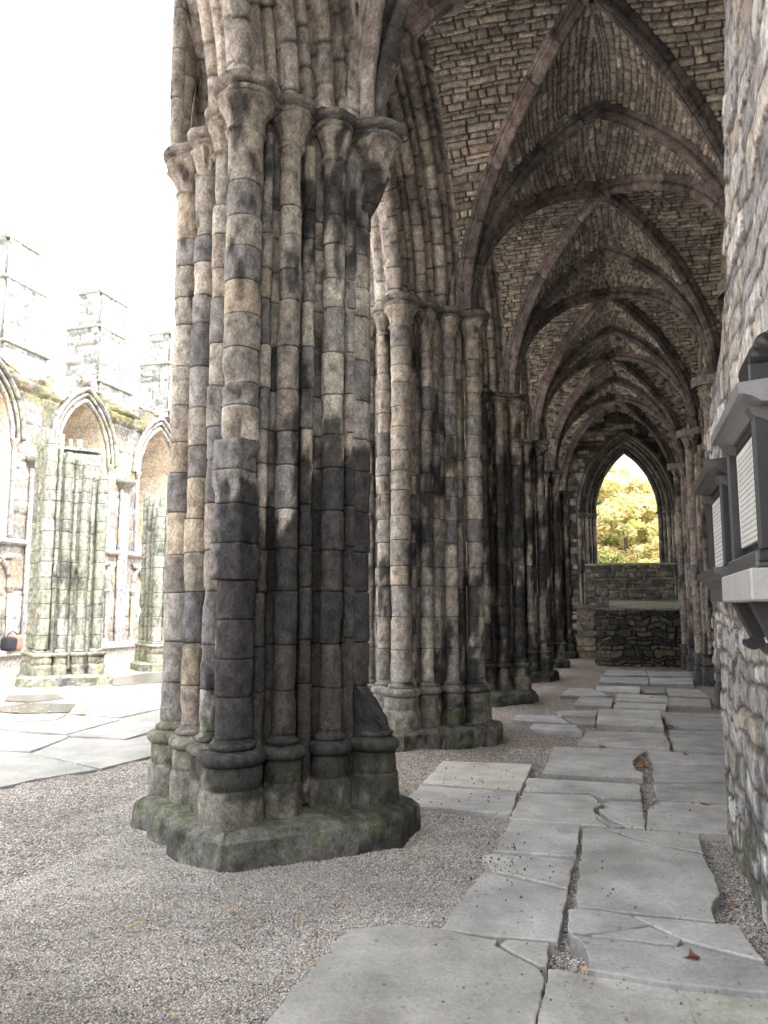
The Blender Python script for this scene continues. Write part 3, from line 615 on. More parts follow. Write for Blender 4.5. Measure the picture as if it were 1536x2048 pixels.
def respond(y, seed, dz, label):
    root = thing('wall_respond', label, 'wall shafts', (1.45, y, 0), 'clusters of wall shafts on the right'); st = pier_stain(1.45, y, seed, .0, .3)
    palr = [(.38, .31, .24), (.33, .25, .21), (.30, .27, .24), (.36, .28, .22), (.24, .22, .21), (.40, .33, .25)]
    for n, (x, dy, r) in enumerate([(1.42, 0, .11), (1.53, -.24, .085), (1.53, .24, .085), (1.56, -.13, .05), (1.56, .13, .05), (1.58, -.37, .055), (1.58, .37, .055)]):
        sd = seed + n * 5; g = Geo(); O, Nn = circ(r, 12); column(g, x, y + dy, O, Nn, courses(.62, ZN, .36, random.Random(sd)), sd, dz, st, palr, .005); sh = g.build('shaft', M_PIER, root)
        if n < 3:
            g = Geo(); lathe(g, x, y + dy, mould([(.55, r * 1.4), (.58, r * 1.4), ('t', .6, r * 1.2, .02), (.63, r)]), 14, sd, st, (.2, .19, .18)); g.build('base', M_PIER, sh)
            g = Geo(); pr = mould([(ZN - .04, r), ('t', ZN, r, .018)]) + [(ZN + .03 + .22 * t, r + r * .75 * t ** 2) for t in np.linspace(0, 1, 8)] + [(ZA + .0, r * 1.8)]
            lathe(g, x, y + dy, pr, 20, sd, st, (.33, .28, .22), .008, capital_mod(sd, .02, 8)); g.build('capital', M_PIER, sh)
    g = Geo()
    for (x, dy, r) in [(1.42, 0, .14), (1.53, -.24, .12), (1.53, .24, .12)]:
        g.box((x - r, y + dy - r + .004, -.1), (x + r, y + dy + r - .004, .36), (.13, .135, .14), .03); g.box((x - r * .82, y + dy - r * .82, .365), (x + r * .82, y + dy + r * .82, .56), (.15, .15, .155), .03)
    g.build('plinth', M_PIER, root, smooth=False)
    g = Geo(); n = 60; cs = [(-.03, 0, .2), (.08, -.24, .15), (.08, .24, .15), (.13, -.4, .1), (.13, .4, .1)]
    rows = [(ZA - .005, -.05), (ZA + .01, .0), (ZA + .05, .0), (ZA + .07, .03), (ZA + .12, .03), (ZA + .14, 0), (ZA + .15, -.1)]
    P = np.zeros((len(rows), n, 3))
    for q, (z, d) in enumerate(rows): o = abacus_outline(cs, n, d); P[q, :, 0] = 1.45 + o[:, 0]; P[q, :, 1] = y + o[:, 1]; P[q, :, 2] = z
    g.grid(P, (.26, .23, .2), wrap=True); g.add(np.concatenate([P[-1], P[-1].mean(0)[None]]), None, (.2, .19, .17), [[i, (i + 1) % n, n] for i in range(n)]); g.build('abacus', M_PIER, root)
for y, sd, lb in [(PY[3], 801, 'cluster of wall shafts hidden behind the projecting rubble wall on the right'), (PY[4], 811, 'cluster of wall shafts on the right, just beyond the wall with the memorial tablets'), (PY[5], 821, 'cluster of tan wall shafts on dark stepped blocks right of the low platform wall'), (PY[6], 831, 'cluster of dark wall shafts rising beside the low platform, nearest the far window')]:
    respond(y, sd, .09, lb)

# near projecting rubble wall
nw = thing('rubble_wall', 'pale grey rubble wall rising along the right edge, carrying two memorial tablets', 'wall', (1.0, 3, 0))
ze = np.array([-.2, 0, 1.3, 1.45, 2.2, 2.75, 2.9, 3.1, 3.2, 3.8, 4.76, 6, 8.3]); ye = np.array([6.08, 6.06, 6.0, 6.04, 6.12, 6.02, 5.86, 5.3, 4.86, 4.5, 4.16, 4.0, 3.9])
us, vs = rng_(0, 5.7, .018), rng_(-.12, 7.9, .018)
u, v = np.meshgrid(us, vs, indexing='ij'); YE = np.interp(v, ze, ye) + .03 * np.sin(v * 9) + .05 * (fbm(np.stack([v, v * 0, v * 0], -1), 4, 3) - .5)
yy = (YE - 4.6) + u                                             # runs 4.6 m along the aisle, then turns the corner
over = np.clip(yy - YE, 0, None); rad = .10
th = np.clip(over / rad, 0, math.pi / 2)
px = .63 + rad * (1 - np.cos(th)) + np.clip(over - rad * math.pi / 2, 0, None); py = np.where(over > 0, YE - rad + rad * np.sin(th), np.minimum(yy, YE)) - np.where(over > 0, 0, 0)
py = np.where(over > 0, py, yy - rad)
nx, ny = -np.cos(th), np.sin(th)
P = np.stack([px, py, v], -1)
h, C = relief(yy, v, P, 91, .14, .30, PALW, .030, np.array([.125, .095, .08]), warp=.13, wsc=3.2, bev=.010, gap=.015)
C = mixc(C, (.09, .088, .085), sm(1.35, .5, v + .9 * (fbm(P, 2.0, 17) - .5)) * sm(.38, .62, fbm(P, 5, 19)) * .75)
C = mixc(C, (.15, .16, .07), sm(.52, .66, fbm(P, 3, 23)) * sm(1.2, .2, v) * .6)
P[..., 0] += nx * h; P[..., 1] += ny * h
g = Geo(); g.grid(P, C); g.build('masonry', M_RUB, nw)
g = Geo(); g.box((.64, -2.7, -.1), (1.7, 1.0, 8.2), (.3, .29, .28)); g.box((.80, .9, -.1), (1.7, 3.8, 8.2), (.2, .19, .18)); g.build('wall_core', M_RUB, nw)

# ------------------------------------------------------------------ far window wall
YW = 25.3
ew = thing('window_wall', 'dark end wall of the aisle with one tall empty pointed window', 'wall', (.1, YW, 0))
WX, WH, WSILL, WSP, WAP = .11, .97, 2.9, 4.52, 6.47
WR = ((WAP - WSP) ** 2 + WH ** 2) / (2 * WH)
def in_window(x, z, grow=0.):
    d = np.abs(x - WX); r = WR + grow
    return (d < WH + grow) & (z > WSILL - grow * .0) & ((z < WSP) | ((d + (WR - WH)) ** 2 + (z - WSP) ** 2 < r * r))
g = Geo(); wall_patch(g, (0, YW, 0), (1, 0, 0), (0, 0, 1), (0, -1, 0), rng_(-4.2, 2.2, .045), rng_(-.1, 8.6, .045), 131, .15, .26, PALD + PALR[:3], .05, keep=lambda x, z: ~in_window(x, z, .3), dark=.35)
g.build('masonry', M_RUB, ew)
g = Geo(); wall_patch(g, (0, YW - .12, 0), (1, 0, 0), (0, 0, 1), (0, -1, 0), rng_(-1.25, 1.45, .03), rng_(1.5, 2.84, .03), 137, .11, .2, [(.26, .24, .20), (.20, .19, .165), (.32, .29, .235), (.17, .165, .15)], .04); g.build('infill_panel', M_RUB, ew)
g = Geo(); g.box((-1.2, YW - .24, 2.84), (1.5, YW + .7, 2.905), (.42, .43, .38), .015); g.build('sill', M_PIER, ew, smooth=False)
g = Geo(); wall_patch(g, (0, YW - .16, 0), (1, 0, 0), (0, 0, 1), (0, -1, 0), rng_(-1.5, -.7, .03), rng_(-.1, 1.5, .03), 139, .2, .3, [(.33, .27, .18), (.25, .22, .17), (.36, .29, .19), (.2, .18, .15)], .03); g.build('lower_masonry', M_RUB, ew)
g = Geo(); g.box((-1.6, YW - .28, 1.5), (-.72, YW, 1.64), (.2, .19, .165), .02); g.build('ledge', M_PIER, ew, smooth=False)
# window orders: a stepped set of rolls round the opening
for n, (grow, yo, r) in enumerate([(.02, .16, .07), (.15, .04, .05), (.26, -.06, .065), (.37, -.14, .045), (.47, -.20, .06)]):
    for s in (-1, 1):
        zb = WSILL if n == 0 else (WSILL - .05 if n == 1 else 1.66)
        g = Geo(); sd = 1400 + n * 7 + s; O, Nn = circ(r, 10); st = lambda P, C: mixc(C, SOOT * 1.6, sm(.42, .58, fbm(P, 2.2, 77)) * .75)
        column(g, WX + s * (WH + grow), YW + yo, O, Nn, courses(zb, WSP - .16, .3, random.Random(sd)), sd, .12, st, PAL[:5], .004); sh = g.build('jamb_shaft', M_PIER, ew)
        g = Geo(); lathe(g, WX + s * (WH + grow), YW + yo, [(WSP - .18, r), (WSP - .15, r * 1.3), (WSP - .13, r), (WSP - .05, r * 1.5), (WSP - .045, r * 1.75), (WSP, r * 1.8), (WSP + .01, r)], 10, sd, st, (.2, .185, .16)); g.build('capital', M_PIER, sh)
        rr = WR + grow; cxx = WX - s * (WR - WH); am = math.acos((WR - WH) / rr); a = np.linspace(0, am, 30)
        path = np.stack([cxx + s * rr * np.cos(a), np.full(30, YW + yo), WSP + rr * np.sin(a)], 1)
        q = np.linspace(0, 2 * math.pi, 9); g = Geo(); sweep(g, path, np.stack([r * 1.15 * np.cos(q), r * 1.15 * np.sin(q)], 1), (0, 1, 0), sd, [(.17, .155, .135), (.2, .18, .15), (.14, .13, .12)], .09, .35); g.build('arch_roll', M_PIER, ew)
g = Geo()                                                     # splayed reveal behind the rolls
a = np.concatenate([np.full(20, -1.), np.linspace(0, 1, 60), np.full(20, 2.)])
loop = []
for s in (-1, 1):
    am = math.acos((WR - WH) / WR); zz = np.linspace(1.66, WSP, 12); an = np.linspace(0, am, 26)[1:]
    pts = [(z, -1) for z in zz] + [(0, q) for q in np.linspace(0, 1, 26)[1:]]
    P = np.zeros((len(pts), 4, 3))
    for i, (z, q) in enumerate(pts):
        for j, (gr, yo) in enumerate([(0, .55), (0.0, .2), (.27, -.02), (.56, -.02 - .21)]):
            r = WR + gr; t = max(q, 0) * math.acos((WR - WH) / r)
            P[i, j] = (WX + s * (r * math.cos(t) - (WR - WH)), YW + yo, z if q < 0 else WSP + r * math.sin(t))
    Cc = pick(hsh(np.floor(np.arange(len(pts)) / 2).astype(int), 8), [(.13, .12, .105), (.17, .155, .13), (.10, .095, .09)])[:, None, :] * np.ones((1, 4, 1)); g.grid(P, Cc, flip=s > 0)
g.build('reveal', M_PIER, ew)

# low platform in front of the window
pf = thing('stone_platform', 'low dark rubble platform with a pale sloping top under the far window', 'platform', (.4, 22.2, 0))
g = Geo(); wall_patch(g, (0, 22.1, 0), (1, 0, 0), (0, 0, 1), (0, -1, 0), rng_(-.8, 1.66, .02), rng_(-.1, 1.5, .02), 151, .13, .27, [(q[0] * .8, q[1] * .8, q[2] * .8) for q in PALD], .10, warp=.17, wsc=2.6, bev=.03, gap=.014); wall_patch(g, (-.8, 0, 0), (0, 1, 0), (0, 0, 1), (-1, 0, 0), rng_(22.1, 25.1, .04), rng_(-.1, 1.5, .04), 153, .15, .27, PALD + PALR[:2], .05); g.build('rubble_face', M_RUB, pf)
g = Geo(); P = np.zeros((26, 30, 3)); P[..., 0] = np.linspace(-.83, 1.66, 26)[:, None]; P[..., 1] = np.linspace(22.0, 25.1, 30)[None, :]; P[..., 2] = 1.535 + .24 * (P[..., 1] - 22.0) / 3.1 + .02 * (fbm(P, 3, 5) - .5)
Cc = mixc(np.broadcast_to(np.array([.36, .36, .30]), P.shape), (.30, .33, .16), sm(.45, .6, fbm(P, 2, 9))); g.grid(P, Cc, flip=True)
P2 = np.stack([P[:, 0], P[:, 0] - np.array([0, 0, .06])], 0); g.grid(P2, (.3, .29, .26), flip=False); g.build('sloping_top', M_RUB, pf)
g = Geo(); wall_patch(g, (0, 22.08, 0), (1, 0, 0), (0, 0, 1), (0, -1, 0), rng_(-.82, -.46, .025), rng_(-.1, 2.32, .025), 161, .22, .3, [(.30, .26, .21), (.25, .225, .2), (.34, .28, .2), (.22, .2, .18)], .035)
P = np.array([[-.47, 22.06, 1.5], [-.47, 22.95, 1.5], [-.47, 22.95, 2.0], [-.47, 22.06, 2.33]]); g.add(P, [[0, 1, 2, 3]], (.07, .07, .068)); P = np.array([[-.82, 22.06, 2.33], [-.47, 22.06, 2.33], [-.47, 22.95, 2.0], [-.82, 22.95, 2.0]]); g.add(P, [[0, 1, 2, 3]], (.24, .22, .18))
P = np.array([[-.82, 22.06, -.1], [-.82, 22.06, 2.33], [-.82, 22.95, 2.0], [-.82, 22.95, -.1]]); g.add(P, [[0, 1, 2, 3]], (.24, .22, .18)); g.build('stub_pillar', M_RUB, pf, smooth=False)

# ------------------------------------------------------------------ memorial tablets
def bx(g, x0, y0, z0, y1, z1, c, x1=.66, bev=.008): g.box((x0, y0, z0), (x1, y1, z1), c, bev)
SL = (.026, .027, .030); MB = (.76, .75, .71); PS = (.46, .455, .435)
def prism_y(g, prof, y0, y1, col):
    """extrude an (x, z) outline along y"""
    n = len(prof); A = np.array([(x, y0, z) for x, z in prof]); B = np.array([(x, y1, z) for x, z in prof])
    g.add(np.concatenate([A, B]), [[i, (i + 1) % n, n + (i + 1) % n, n + i] for i in range(n)], col, None, [list(range(n))[::-1], list(range(n, 2 * n))])
def make_tablet(y0, y1, zc, label, shell, rows, seed, wide):
    ym = (y0 + y1) / 2; root = thing('memorial_tablet', label, 'memorial tablet', (.6, ym, zc), 'memorial tablets on the right wall'); z0, z1 = 1.775, zc
    g = Geo(); bx(g, .572, y0 + .05, z0, y1 - .05, z1, SL); bx(g, .548, y0 + .02, z1, y1 - .02, z1 + .05, SL); g.build('backing', M_SLATE, root, smooth=False)
    g = Geo(); prism_y(g, [(.66, z1 + .05), (.535, z1 + .05), (.50, z1 + .075), (.47, z1 + .085), (.452, z1 + .085), (.45, z1 + .13), (.66, z1 + .15)], y0 - .07, y1 + .07, (.26, .265, .272) if shell else (.06, .06, .063)); g.build('cornice', M_SLATE, root, smooth=False)  # nearer cornice: the nave's reflection is painted in as pale grey
    for yy in (y0, y1 - .085):
        g = Geo()
        for q in range(5): bx(g, .512 if q % 2 == 0 else .524, yy + q * .017, z0 + .002, yy + q * .017 + .0167, z1 + .045, SL, .575, .003)
        p = g.build('pilaster', M_SLATE, root, smooth=False)
        g = Geo(); bx(g, .495, yy - .01, z0 - .05, yy + .095, z0, SL, .6); g.build('pilaster_base', M_SLATE, p, smooth=False)
        g = Geo(); prism_y(g, [(.572, z1 - .02), (.51, z1 + .01), (.49, z1 + .048), (.572, z1 + .048)], yy - .006, yy + .091, (.12, .12, .12)); g.build('pilaster_head', M_SLATE, p, smooth=False)
    g = Geo(); pz0 = z0 + .06 if shell else z0 + .01; bx(g, .545, y0 + .10, pz0, y1 - .10, z1 - .01, MB, .574, .004); pan = g.build('inscription_panel', M_MARBLE, root, smooth=False)
    g = Geo(); rg = random.Random(seed); H = z1 - .03 - pz0; width = y1 - y0 - .25
    for r in range(rows):
        zz = z1 - .035 - (r + .5) * H / (rows + .6); full = width * rg.choice([1, .95, .9, .55 if r % 4 == 3 else .9]); yy = ym + full / 2; end = ym - full / 2
        while yy > end + .02:
            w = rg.uniform(.018, .06); n = max(2, int(w / .011))
            for q in range(n): g.box((.5442, yy - (q + 1) * .011 + .003, zz - .0045), (.5458, yy - q * .011, zz + .0045 * rg.uniform(.4, 1.1)), (.36, .355, .34))
            yy -= n * .011 + .012
    g.build('lettering', M_SLATE, pan, smooth=False)
    if shell:
        g = Geo(); bx(g, .49, y0 + .0, 1.705, y1 - .0, 1.775, (.09, .094, .10)); g.build('base_moulding', M_SLATE, root, smooth=False)
        g = Geo(); bx(g, .462, y0 - .03, 1.575, y1 + .03, 1.703, PS); g.build('shelf', M_MARBLE, root, smooth=False)
        for yy in (y0 + .16, y1 - .22):
            g = Geo(); pr = [(.66, 1.573), (.49, 1.573)] + [(.49 + .012 * math.sin(t * 3.1) + .07 * t ** 1.6, 1.573 - .17 * t) for t in np.linspace(.1, 1, 8)] + [(.56 + .035 * math.cos(a), 1.385 + .03 * math.sin(a)) for a in np.linspace(2.6, 6.3, 9)] + [(.66, 1.39)]
            prism_y(g, pr, yy, yy + .12, SL); br = g.build('bracket', M_SLATE, root, smooth=False)
        g = Geo(); bx(g, .505, y0 + .02, z1 + .152, y1 - .3, z1 + .235, SL); g.build('crest_block', M_SLATE, root, smooth=False)
        g = Geo(); cz = z1 + .235; a = np.linspace(0, R(100), 40); q = np.array([.03, .25, .5, .75, .92, 1.0, 1.0, 1.0])
        P = np.zeros((40, len(q), 3)); sc = 1 + .05 * np.abs(np.sin(a * 6.3))                     # fan shaped end, ribs spreading from its foot
        P[..., 0] = .665 - .155 * q[None, :] * np.cos(a)[:, None] * sc[:, None]; P[..., 2] = cz + .15 * q[None, :] * np.sin(a)[:, None] * sc[:, None]
        P[..., 1] = y0 + .03 - .016 * np.abs(np.sin(a * 6.3))[:, None] * np.array([0, .4, .8, 1, .9, .3, -1, -1])[None, :]; P[:, 6, 1] = y0 + .06; P[:, 7, 1] = y0 + .30
        g.grid(P, SL); g.build('shell_crest', M_SLATE, root, smooth=False)
    else:
        g = Geo(); prism_y(g, [(.66, 1.70), (.50, 1.70), (.47, 1.725), (.45, 1.73), (.45, 1.762), (.66, 1.775)], y0 - .06, y1 + .09, (.10, .105, .11)); g.build('shelf', M_SLATE, root, smooth=False)
        g = Geo(); prism_y(g, [(.66, 1.585), (.52, 1.585), (.52, 1.66), (.50, 1.698), (.66, 1.698)], y0, y1 + .03, (.12, .125, .13)); g.build('apron', M_SLATE, root, smooth=False)
make_tablet(3.32, 4.22, 2.30, 'nearer memorial tablet, white inscribed panel framed by black fluted pilasters under a scallop shell', True, 17, 5, .9)
make_tablet(4.50, 5.40, 2.21, 'farther memorial tablet, narrow cream inscribed panel between black pilasters with no shell on top', False, 15, 6, .7)

# ------------------------------------------------------------------ north side of the roofless nave
def ruin_top(cx, cy):
    def f(g): pass
    return f
PALG = [(.31, .315, .25), (.35, .345, .285), (.25, .265, .215), (.36, .335, .28), (.24, .25, .22), (.33, .31, .25)]
make_pier(-11.35, 13.75, 301, .08, 12, 'nearer broken pier stump in the open nave, covered in pale green algae', 'ruined_pier', 'pier', 'broken piers across the nave', ztop=5.35, green=.55, pal=PALG, soot=-.12)
make_pier(-11.35, 17.75, 331, .10, 12, 'farther broken green pier stump, partly hidden by the nearest clustered pier', 'ruined_pier', 'pier', 'broken piers across the nave', ztop=4.45, green=.6, pal=PALG, soot=-.12)

XN = -15.6
nv = thing('nave_wall', 'ruined pale ashlar wall with pointed windows and a blind arcade across the open nave', 'wall', (XN, 19.3, 0))
WC = [7.45, 11.4, 15.35, 19.4, 23.35, 27.3, 31.25]; NH, NSILL, NSP, NAP = 1.08, 3.42, 6.05, 7.75
NR = ((NAP - NSP) ** 2 + NH ** 2) / (2 * NH)
def in_nwin(y, z, grow=0.):
    m = np.zeros(np.shape(y), bool)
    for c in WC:
        d = np.abs(y - c); m |= (d < NH + grow) & (z > NSILL) & ((z < NSP) | ((d + NR - NH) ** 2 + (z - NSP) ** 2 < (NR + grow) ** 2))
    return m
def top_n(y): p = np.stack([y, y * 0, y * 0], -1); return 8.15 + .45 * np.sin((y - 15.3) * 2 * math.pi / BAY + 2.2) * .5 + .5 * (fbm(p, 1.3, 3) - .5)
def rough_top(u, v): return 1 + 5.5 * sm(7.0, 7.8, v) * sm(.4, .62, fbm(np.stack([u, v, u * 0], -1), 1.1, 41, 3)) * (~in_nwin(u, v, .55))
def moss_tint(u, v, C):
    q = np.stack([u, v, u * 0], -1); up = sm(6.2, 7.6, v) * (~in_nwin(u, v, .55))
    C = mixc(C, (.13, .12, .095), up * sm(.45, .58, fbm(q, 1.6, 43)) * .85); C = mixc(C, (.17, .165, .05), up * sm(.5, .6, fbm(q, 2.2, 47)) * .8)
    C = mixc(C, (.12, .115, .105), sm(.52, .62, fbm(q, (.9, .6, 1), 49)) * .55); return mixc(C, (.36, .25, .13), sm(.56, .62, fbm(q, 1.2, 53)) * .3)
g = Geo(); wall_patch(g, (XN, 0, 0), (0, 1, 0), (0, 0, 1), (1, 0, 0), rng_(6, 33, .05), rng_(-.1, 8.7, .05), 211, .26, .42, PALN, .035, keep=lambda y, z: (~in_nwin(y, z, .2)) & (z < top_n(y)), edge=rough_top, tint=moss_tint, mort=np.array([.10, .085, .065])); g.build('masonry', M_RUB, nv)
g = Geo(); yy = rng_(6, 33, .25); P = np.zeros((len(yy), 4, 3)); P[..., 1] = yy[:, None]; tz = top_n(yy)
for j, (x, dz) in enumerate([(XN + .05, -.05), (XN - .1, .05), (XN - .8, .0), (XN - .85, -1.)]): P[:, j, 0] = x; P[:, j, 2] = tz + dz + .15 * (fbm(np.stack([yy, yy * 0 + j, yy * 0], -1), 2, 3) - .5)
g.grid(P, (.30, .29, .17), flip=False); g.build('wall_head', M_RUB, nv)
for n, c in enumerate(WC[1:6]):
    g = Geo()
    for s in (-1, 1):
        am = math.acos((NR - NH) / NR); zz = np.linspace(NSILL, NSP, 12); an = np.linspace(0, am, 20)[1:]
        pts = [(z, -1) for z in zz] + [(0, q) for q in np.linspace(0, 1, 20)[1:]]
        P = np.zeros((len(pts), 6, 3))
        for i, (z, q) in enumerate(pts):
            for j, (gr, x) in enumerate([(-.38, -1.25), (-.36, -.95), (-.02, -.18), (0.0, -.02), (.18, -.0), (.22, -.02)]): r = NR + gr; t = max(q, 0) * math.acos((NR - NH) / r); P[i, j] = (XN + x, c + s * (r * math.cos(t) - (NR - NH)), z if q < 0 else NSP + r * math.sin(t))
        Cc = pick(hsh(np.arange(len(pts)) // 2 * 7 + n, 18)[:, None] * np.ones((1, 6)) * .999, [(.46, .36, .23), (.52, .44, .31), (.40, .33, .24), (.44, .38, .3)]); g.grid(P, Cc, flip=s < 0)
    P = np.array([[XN - 1.25, c - NH, NSILL + .35], [XN - 1.25, c + NH, NSILL + .35], [XN + .02, c + NH, NSILL], [XN + .02, c - NH, NSILL]]); g.add(P, [[0, 1, 2, 3]], (.4, .37, .3))
    w = g.build('window', M_RUB, nv)
    for (grow, xo, r) in ((.08, .04, .06), (.26, .07, .05), (.42, .1, .075)):
        for s in (-1, 1):
            rr = NR + grow; cy = c - s * (NR - NH); am = math.acos((NR - NH) / rr); a = np.linspace(0, am, 24)
            path = np.stack([np.full(24, XN + xo), cy + s * rr * np.cos(a), NSP + rr * np.sin(a)], 1); q = np.linspace(0, 2 * math.pi, 8); g = Geo()
            sweep(g, path, np.stack([r * np.cos(q), r * np.sin(q)], 1), (1, 0, 0), n * 9 + int(grow * 50) + s, [(.42, .40, .36), (.30, .29, .27), (.48, .45, .40), (.36, .36, .22)], .12, .4); g.build('arch_moulding', M_PIER, w)
    for s in (-1, 1):
        g = Geo(); O, Nn = circ(.065, 9); column(g, XN + .06, c + s * (NH + .16), O, Nn, [NSILL + .02, 4.9, NSP - .2], 31 + n, .5, lambda P, C: C, [(.30, .30, .31), (.36, .36, .36)], .003)
        lathe(g, XN + .06, c + s * (NH + .16), [(NSP - .22, .065), (NSP - .05, .12), (NSP, .13), (NSP + .01, .05)], 9, 3, lambda P, C: C, (.3, .27, .22)); g.build('window_shaft', M_PIER, w)
    # one bay of the blind arcade: three interlaced arches on little columns
    bay = Geo(); ys = [c - 1.32 + .66 * q for q in range(5)]
    for q, y in enumerate(ys):
        g = Geo(); O, Nn = circ(.055, 8); column(g, XN + .09, y, O, Nn, [.62, 1.3, 1.95], 41 + n + q, .4, lambda P, C: C, [(.36, .29, .21), (.42, .36, .28), (.30, .29, .27)], .003)
        lathe(g, XN + .09, y, [(.48, .1), (.55, .1), (.62, .055)], 8, 3, lambda P, C: C, (.33, .3, .25)); lathe(g, XN + .09, y, [(1.93, .055), (2.05, .11), (2.12, .12), (2.13, .05)], 8, 3, lambda P, C: C, (.28, .24, .18)); g.build('arcade_column', M_PIER, nv)
    for q in range(-1, 4):
        y0_, y1_ = ys[0] + .66 * q, ys[0] + .66 * (q + 2); a = np.linspace(0, math.pi, 22); path = np.stack([np.full(22, XN + .07), (y0_ + y1_) / 2 - .66 * np.cos(a), 2.13 + .78 * np.sin(a)], 1)
        path = path[(path[:, 1] > ys[0] - .1) & (path[:, 1] < ys[-1] + .1)]
        if len(path) < 4: continue
        g = Geo(); q8 = np.linspace(0, 2 * math.pi, 8); sweep(g, path, np.stack([.055 * np.cos(q8), .075 * np.sin(q8)], 1), (1, 0, 0), 51 + n * 3 + q, [(.36, .33, .27), (.42, .38, .31), (.28, .26, .22)], .08, .3); g.build('interlaced_arch', M_PIER, nv)
for y in [PY[2] + .1, 13.37, 17.37, 21.37, 25.3, 29.3]:
    if y < 11: continue
    g = Geo()
    for dy, r in ((-.15, .07), (.0, .095), (.15, .07)):
        O, Nn = circ(r, 10); column(g, XN + .12, y + dy, O, Nn, courses(.45, 5.35, .5, random.Random(int(y * 10 + dy * 50))), int(y * 9), .3, lambda P, C: C, [(.30, .29, .29), (.48, .42, .33), (.44, .36, .24), (.38, .36, .33)], .004)
    sh = g.build('vaulting_shaft', M_PIER, nv)
    g = Geo(); lathe(g, XN + .1, y, [(5.28, .16), (5.36, .2), (5.5, .3), (5.55, .36), (5.68, .38), (5.7, .2)], 12, 5, lambda P, C: C, (.20, .185, .15)); g.build('capital', M_PIER, sh)
g = Geo(); prism = [(XN - .02, 3.2), (XN + .08, 3.2), (XN + .16, 3.26), (XN + .17, 3.33), (XN - .02, 3.4)]; prism_y(g, prism, 6, 33, (.34, .33, .31)); g.build('string_course', M_PIER, nv, smooth=False)
g = Geo(); prism_y(g, [(XN - .02, -.1), (XN + .36, -.1), (XN + .36, .30), (XN + .46, .32), (XN + .46, .44), (XN + .1, .5), (XN - .02, .5)], 6, 33, (.30, .30, .27)); g.build('bench', M_PIER, nv, smooth=False)

def buttress(yc, seed, label):
    root = thing('buttress', label, 'buttress', (XN - 1.6, yc, 0), 'stepped buttress towers above the ruined wall'); g = Geo()
    st = [(0, 8.9, -2.3, -.62, .86), (8.91, 10.75, -1.95, -.72, .80), (10.87, 12.0, -1.6, -.82, .68)]
    for n, (z0, z1, xa, xb, hw) in enumerate(st):
        g.box((XN + xa + .01, yc - hw + .01, max(z0, 4.)), (XN + xb - .01, yc + hw - .01, z1), (.34, .345, .325))
        for (o, U, us, nr) in [((XN + xb, yc, 0), (0, 1, 0), (-hw, hw), (1, 0, 0)), ((XN, yc - hw, 0), (1, 0, 0), (xa, xb), (0, -1, 0)), ((XN, yc + hw, 0), (1, 0, 0), (xa, xb), (0, 1, 0)), ((XN + xa, yc, 0), (0, 1, 0), (-hw, hw), (-1, 0, 0))]:
            wall_patch(g, o, U, (0, 0, 1), nr, rng_(us[0], us[1], .07), rng_(z0 if n else 4.0, z1, .07), seed + n, .26, .5, [(.38, .385, .365), (.33, .34, .325), (.42, .405, .365), (.22, .25, .23)], .06, mort=np.array([.2, .18, .13]))
    g.build('tower', M_RUB, root)
    for (z, xa, xb, hw, h) in ((8.85, -2.35, -.5, .92, .1), (10.74, -2.02, -.64, .87, .12), (11.98, -1.7, -.74, .76, .14)):
        g = Geo(); g.box((XN + xa, yc - hw, z), (XN + xb, yc + hw, z + h), (.24, .25, .2), .03); g.build('drip_moulding', M_RUB, root, smooth=False)
buttress(17.5, 401, 'stepped pale stone buttress tower at the left edge of the picture')
buttress(21.6, 421, 'middle stepped buttress tower above the ruined nave wall')
buttress(25.7, 441, 'right stepped buttress tower, beside the nearest clustered pier')

# a bag on the bench at the left edge
bp_ = None
bag = thing('bag', 'brown and black bag resting on the stone bench at the left edge', 'bag', (XN + .4, 16.5, .45))
def blob(g, c, r, col, seed, p=5.):
    a, b = np.meshgrid(np.linspace(-math.pi / 2, math.pi / 2, 14), np.linspace(0, 2 * math.pi, 20, endpoint=False), indexing='ij')
    f = lambda q: np.sign(q) * np.abs(q) ** (2 / p)
    P = np.stack([c[0] + r[0] * f(np.cos(a)) * f(np.cos(b)), c[1] + r[1] * f(np.cos(a)) * f(np.sin(b)), c[2] + r[2] * f(np.sin(a))], -1); P = P + .02 * (fbm(P, 9, seed)[..., None] - .5); g.grid(P, col, wrap=True)
g = Geo(); blob(g, (XN + .36, 16.66, .64), (.16, .16, .2), (.30, .12, .06), 3); g.build('body', M_CLOTH, bag)
g = Geo(); blob(g, (XN + .40, 16.42, .62), (.15, .17, .18), (.02, .022, .035), 4); g.build('side_pouch', M_CLOTH, bag)
g = Geo(); a = np.linspace(0, math.pi, 14); sweep(g, np.stack([np.full(14, XN + .38), 16.55 + .2 * np.cos(a), .72 + .22 * np.sin(a)], 1), [(.02, .008), (-.02, .008), (-.02, -.008), (.02, -.008), (.02, .008)], (1, 0, 0), 3, [(.05, .04, .035)], .05, 9); g.build('handle', M_CLOTH, bag)

